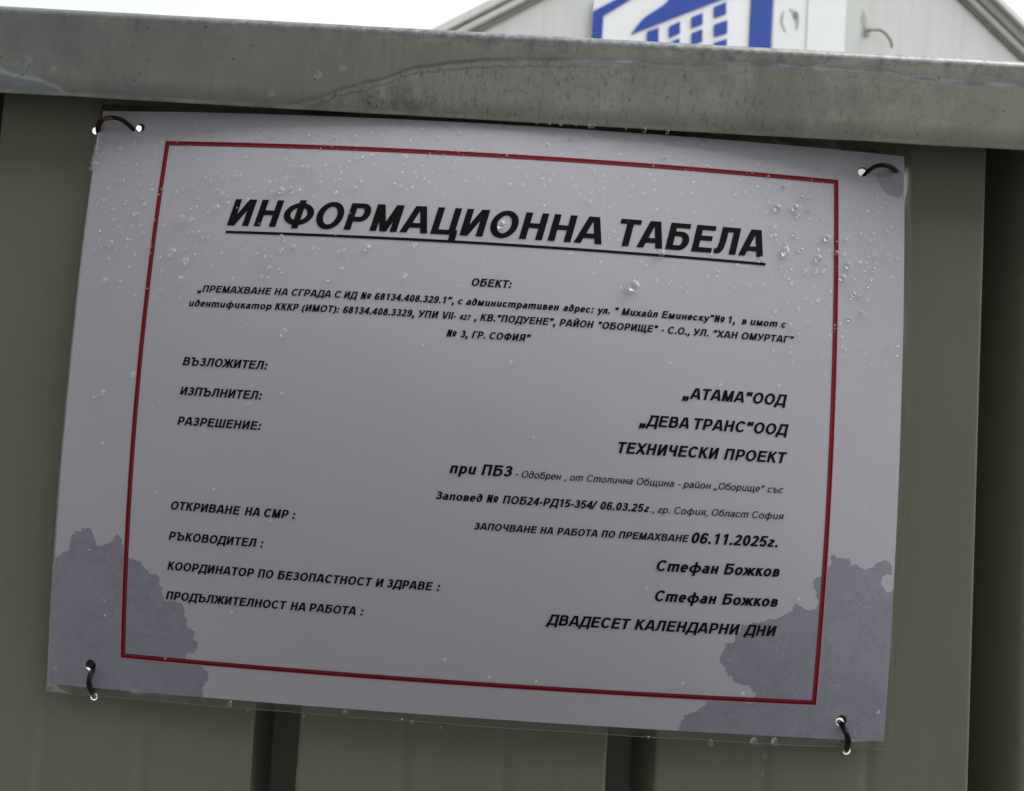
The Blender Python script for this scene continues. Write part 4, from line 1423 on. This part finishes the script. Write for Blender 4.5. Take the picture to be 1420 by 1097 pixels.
prism('wall_panel', [(2.585, 4.2), (2.9, 4.2), (2.9, 10.0), (2.585, 10.2)], .002, .05, M_panel2, hall)['label'] = 'narrow grey wall panel'
# sooty round mark left on the wall, and the small bent pipe
rg = random.Random(4)
def blot_ring(cx, cz, r0, r1, a0, a1, off):
    o_, i_ = [], []
    n = 26
    for k in range(n + 1):
        a = math.radians(a0 + (a1 - a0) * k / n)
        s_ = max(0.0, math.sin(math.pi * k / n)) ** .5
        ro = r1 + rg.uniform(-.01, .02); ri = r1 - (r1 - r0) * s_ + rg.uniform(-.01, .01)
        o_.append((cx + .9 * ro * math.cos(a), cz + 1.15 * ro * math.sin(a)))
        i_.append((cx + .9 * ri * math.cos(a), cz + 1.15 * ri * math.sin(a)))
    prism('soot_mark', o_ + i_[::-1], off, off + .004, M_soot, hall)
blot_ring(1.39, 8.25, .13, .215, -40, 95, .046)
blot_ring(1.39, 8.25, .15, .21, 130, 250, .046)
prism('soot_mark', [(1.46, 8.36), (1.50, 8.30), (1.56, 8.33), (1.57, 8.43), (1.52, 8.47), (1.47, 8.44)], .052, .056, M_trimd, hall)
pp = smooth_path([W(a, b, c_) for a, b, c_ in [(3.05, 8.35, .02), (3.10, 8.34, .10), (3.29, 8.35, .14), (3.42, 8.29, .14), (3.53, 8.17, .14), (3.57, 8.05, .13)]])
tube('bent_pipe', pp, .022, M_trimd, hall)
prism('pipe_flange', [(3.03, 8.27), (3.12, 8.26), (3.13, 8.42), (3.04, 8.44)], .003, .05, M_soot, hall)
prism('soot_mark', [(2.95, 8.60), (3.02, 8.42), (3.08, 8.50), (3.07, 8.66), (3.00, 8.80)], .002, .006, M_soot, hall)

# ------------------------------------------------------------------ the blue and white sign on the gable
sign = empty('wall_sign', W(-.8, 7.0, .06), 'white sign with a blue building emblem of slanting windows, on the gable', 'sign')
prism('sign_board', [(-2.52, 6.3), (1.04, 6.3), (1.04, 9.9), (-.9, 9.5), (-2.52, 7.95)], .002, .055, M_white, sign)
E0, E1 = .056, .085
prism('emblem_frame', [(-2.52, 6.3), (-2.33, 6.3), (-2.33, 7.69), (-1.78, 8.13), (-.4, 9.2), (-.6, 9.65), (-.92, 9.45), (-2.06, 8.09 - .02), (-2.52, 7.74)], E0, E1, M_blue, sign)
prism('emblem_column', [(.565, 6.3), (1.01, 6.3), (1.01, 9.85), (.565, 9.75)], E0, E1, M_blue, sign)
sw = smooth_path([Vector((a, b, 0)) for a, b in [(-1.78, 7.44), (-1.68, 7.6), (-1.57, 7.76), (-1.42, 7.9), (-1.25, 8.04), (-1.13, 8.16), (-.9, 8.5), (-.5, 8.9)]], 4)
prism('emblem_roof', [(p.x, p.y) for p in sw] + [(.55, 9.45), (.55, 8.80), (.1, 8.49), (-.87, 7.95)], E0, E1, M_blue, sign)
for q in ([(-1.47, 7.54), (-1.26, 7.65), (-1.25, 7.3), (-1.46, 7.2)], [(-1.05, 7.71), (-.85, 7.84), (-.84, 7.62), (-1.04, 7.5)], [(-.62, 7.96), (-.41, 8.08), (-.40, 7.87), (-.61, 7.76)],
          [(-.60, 7.66), (-.40, 7.77), (-.39, 7.54), (-.59, 7.43)], [(-.18, 8.24), (.05, 8.37), (.06, 8.15), (-.17, 8.03)], [(-.16, 7.90), (.09, 8.03), (.10, 7.78), (-.15, 7.67)],
          [(-1.04, 7.4), (-.84, 7.52), (-.84, 7.3), (-1.04, 7.18)], [(-.15, 7.55), (.10, 7.67), (.10, 7.44), (-.15, 7.32)], [(-.59, 7.33), (-.39, 7.44), (-.39, 7.22), (-.59, 7.1)]):
    prism('emblem_window', q, E0, E1, M_blue, sign)
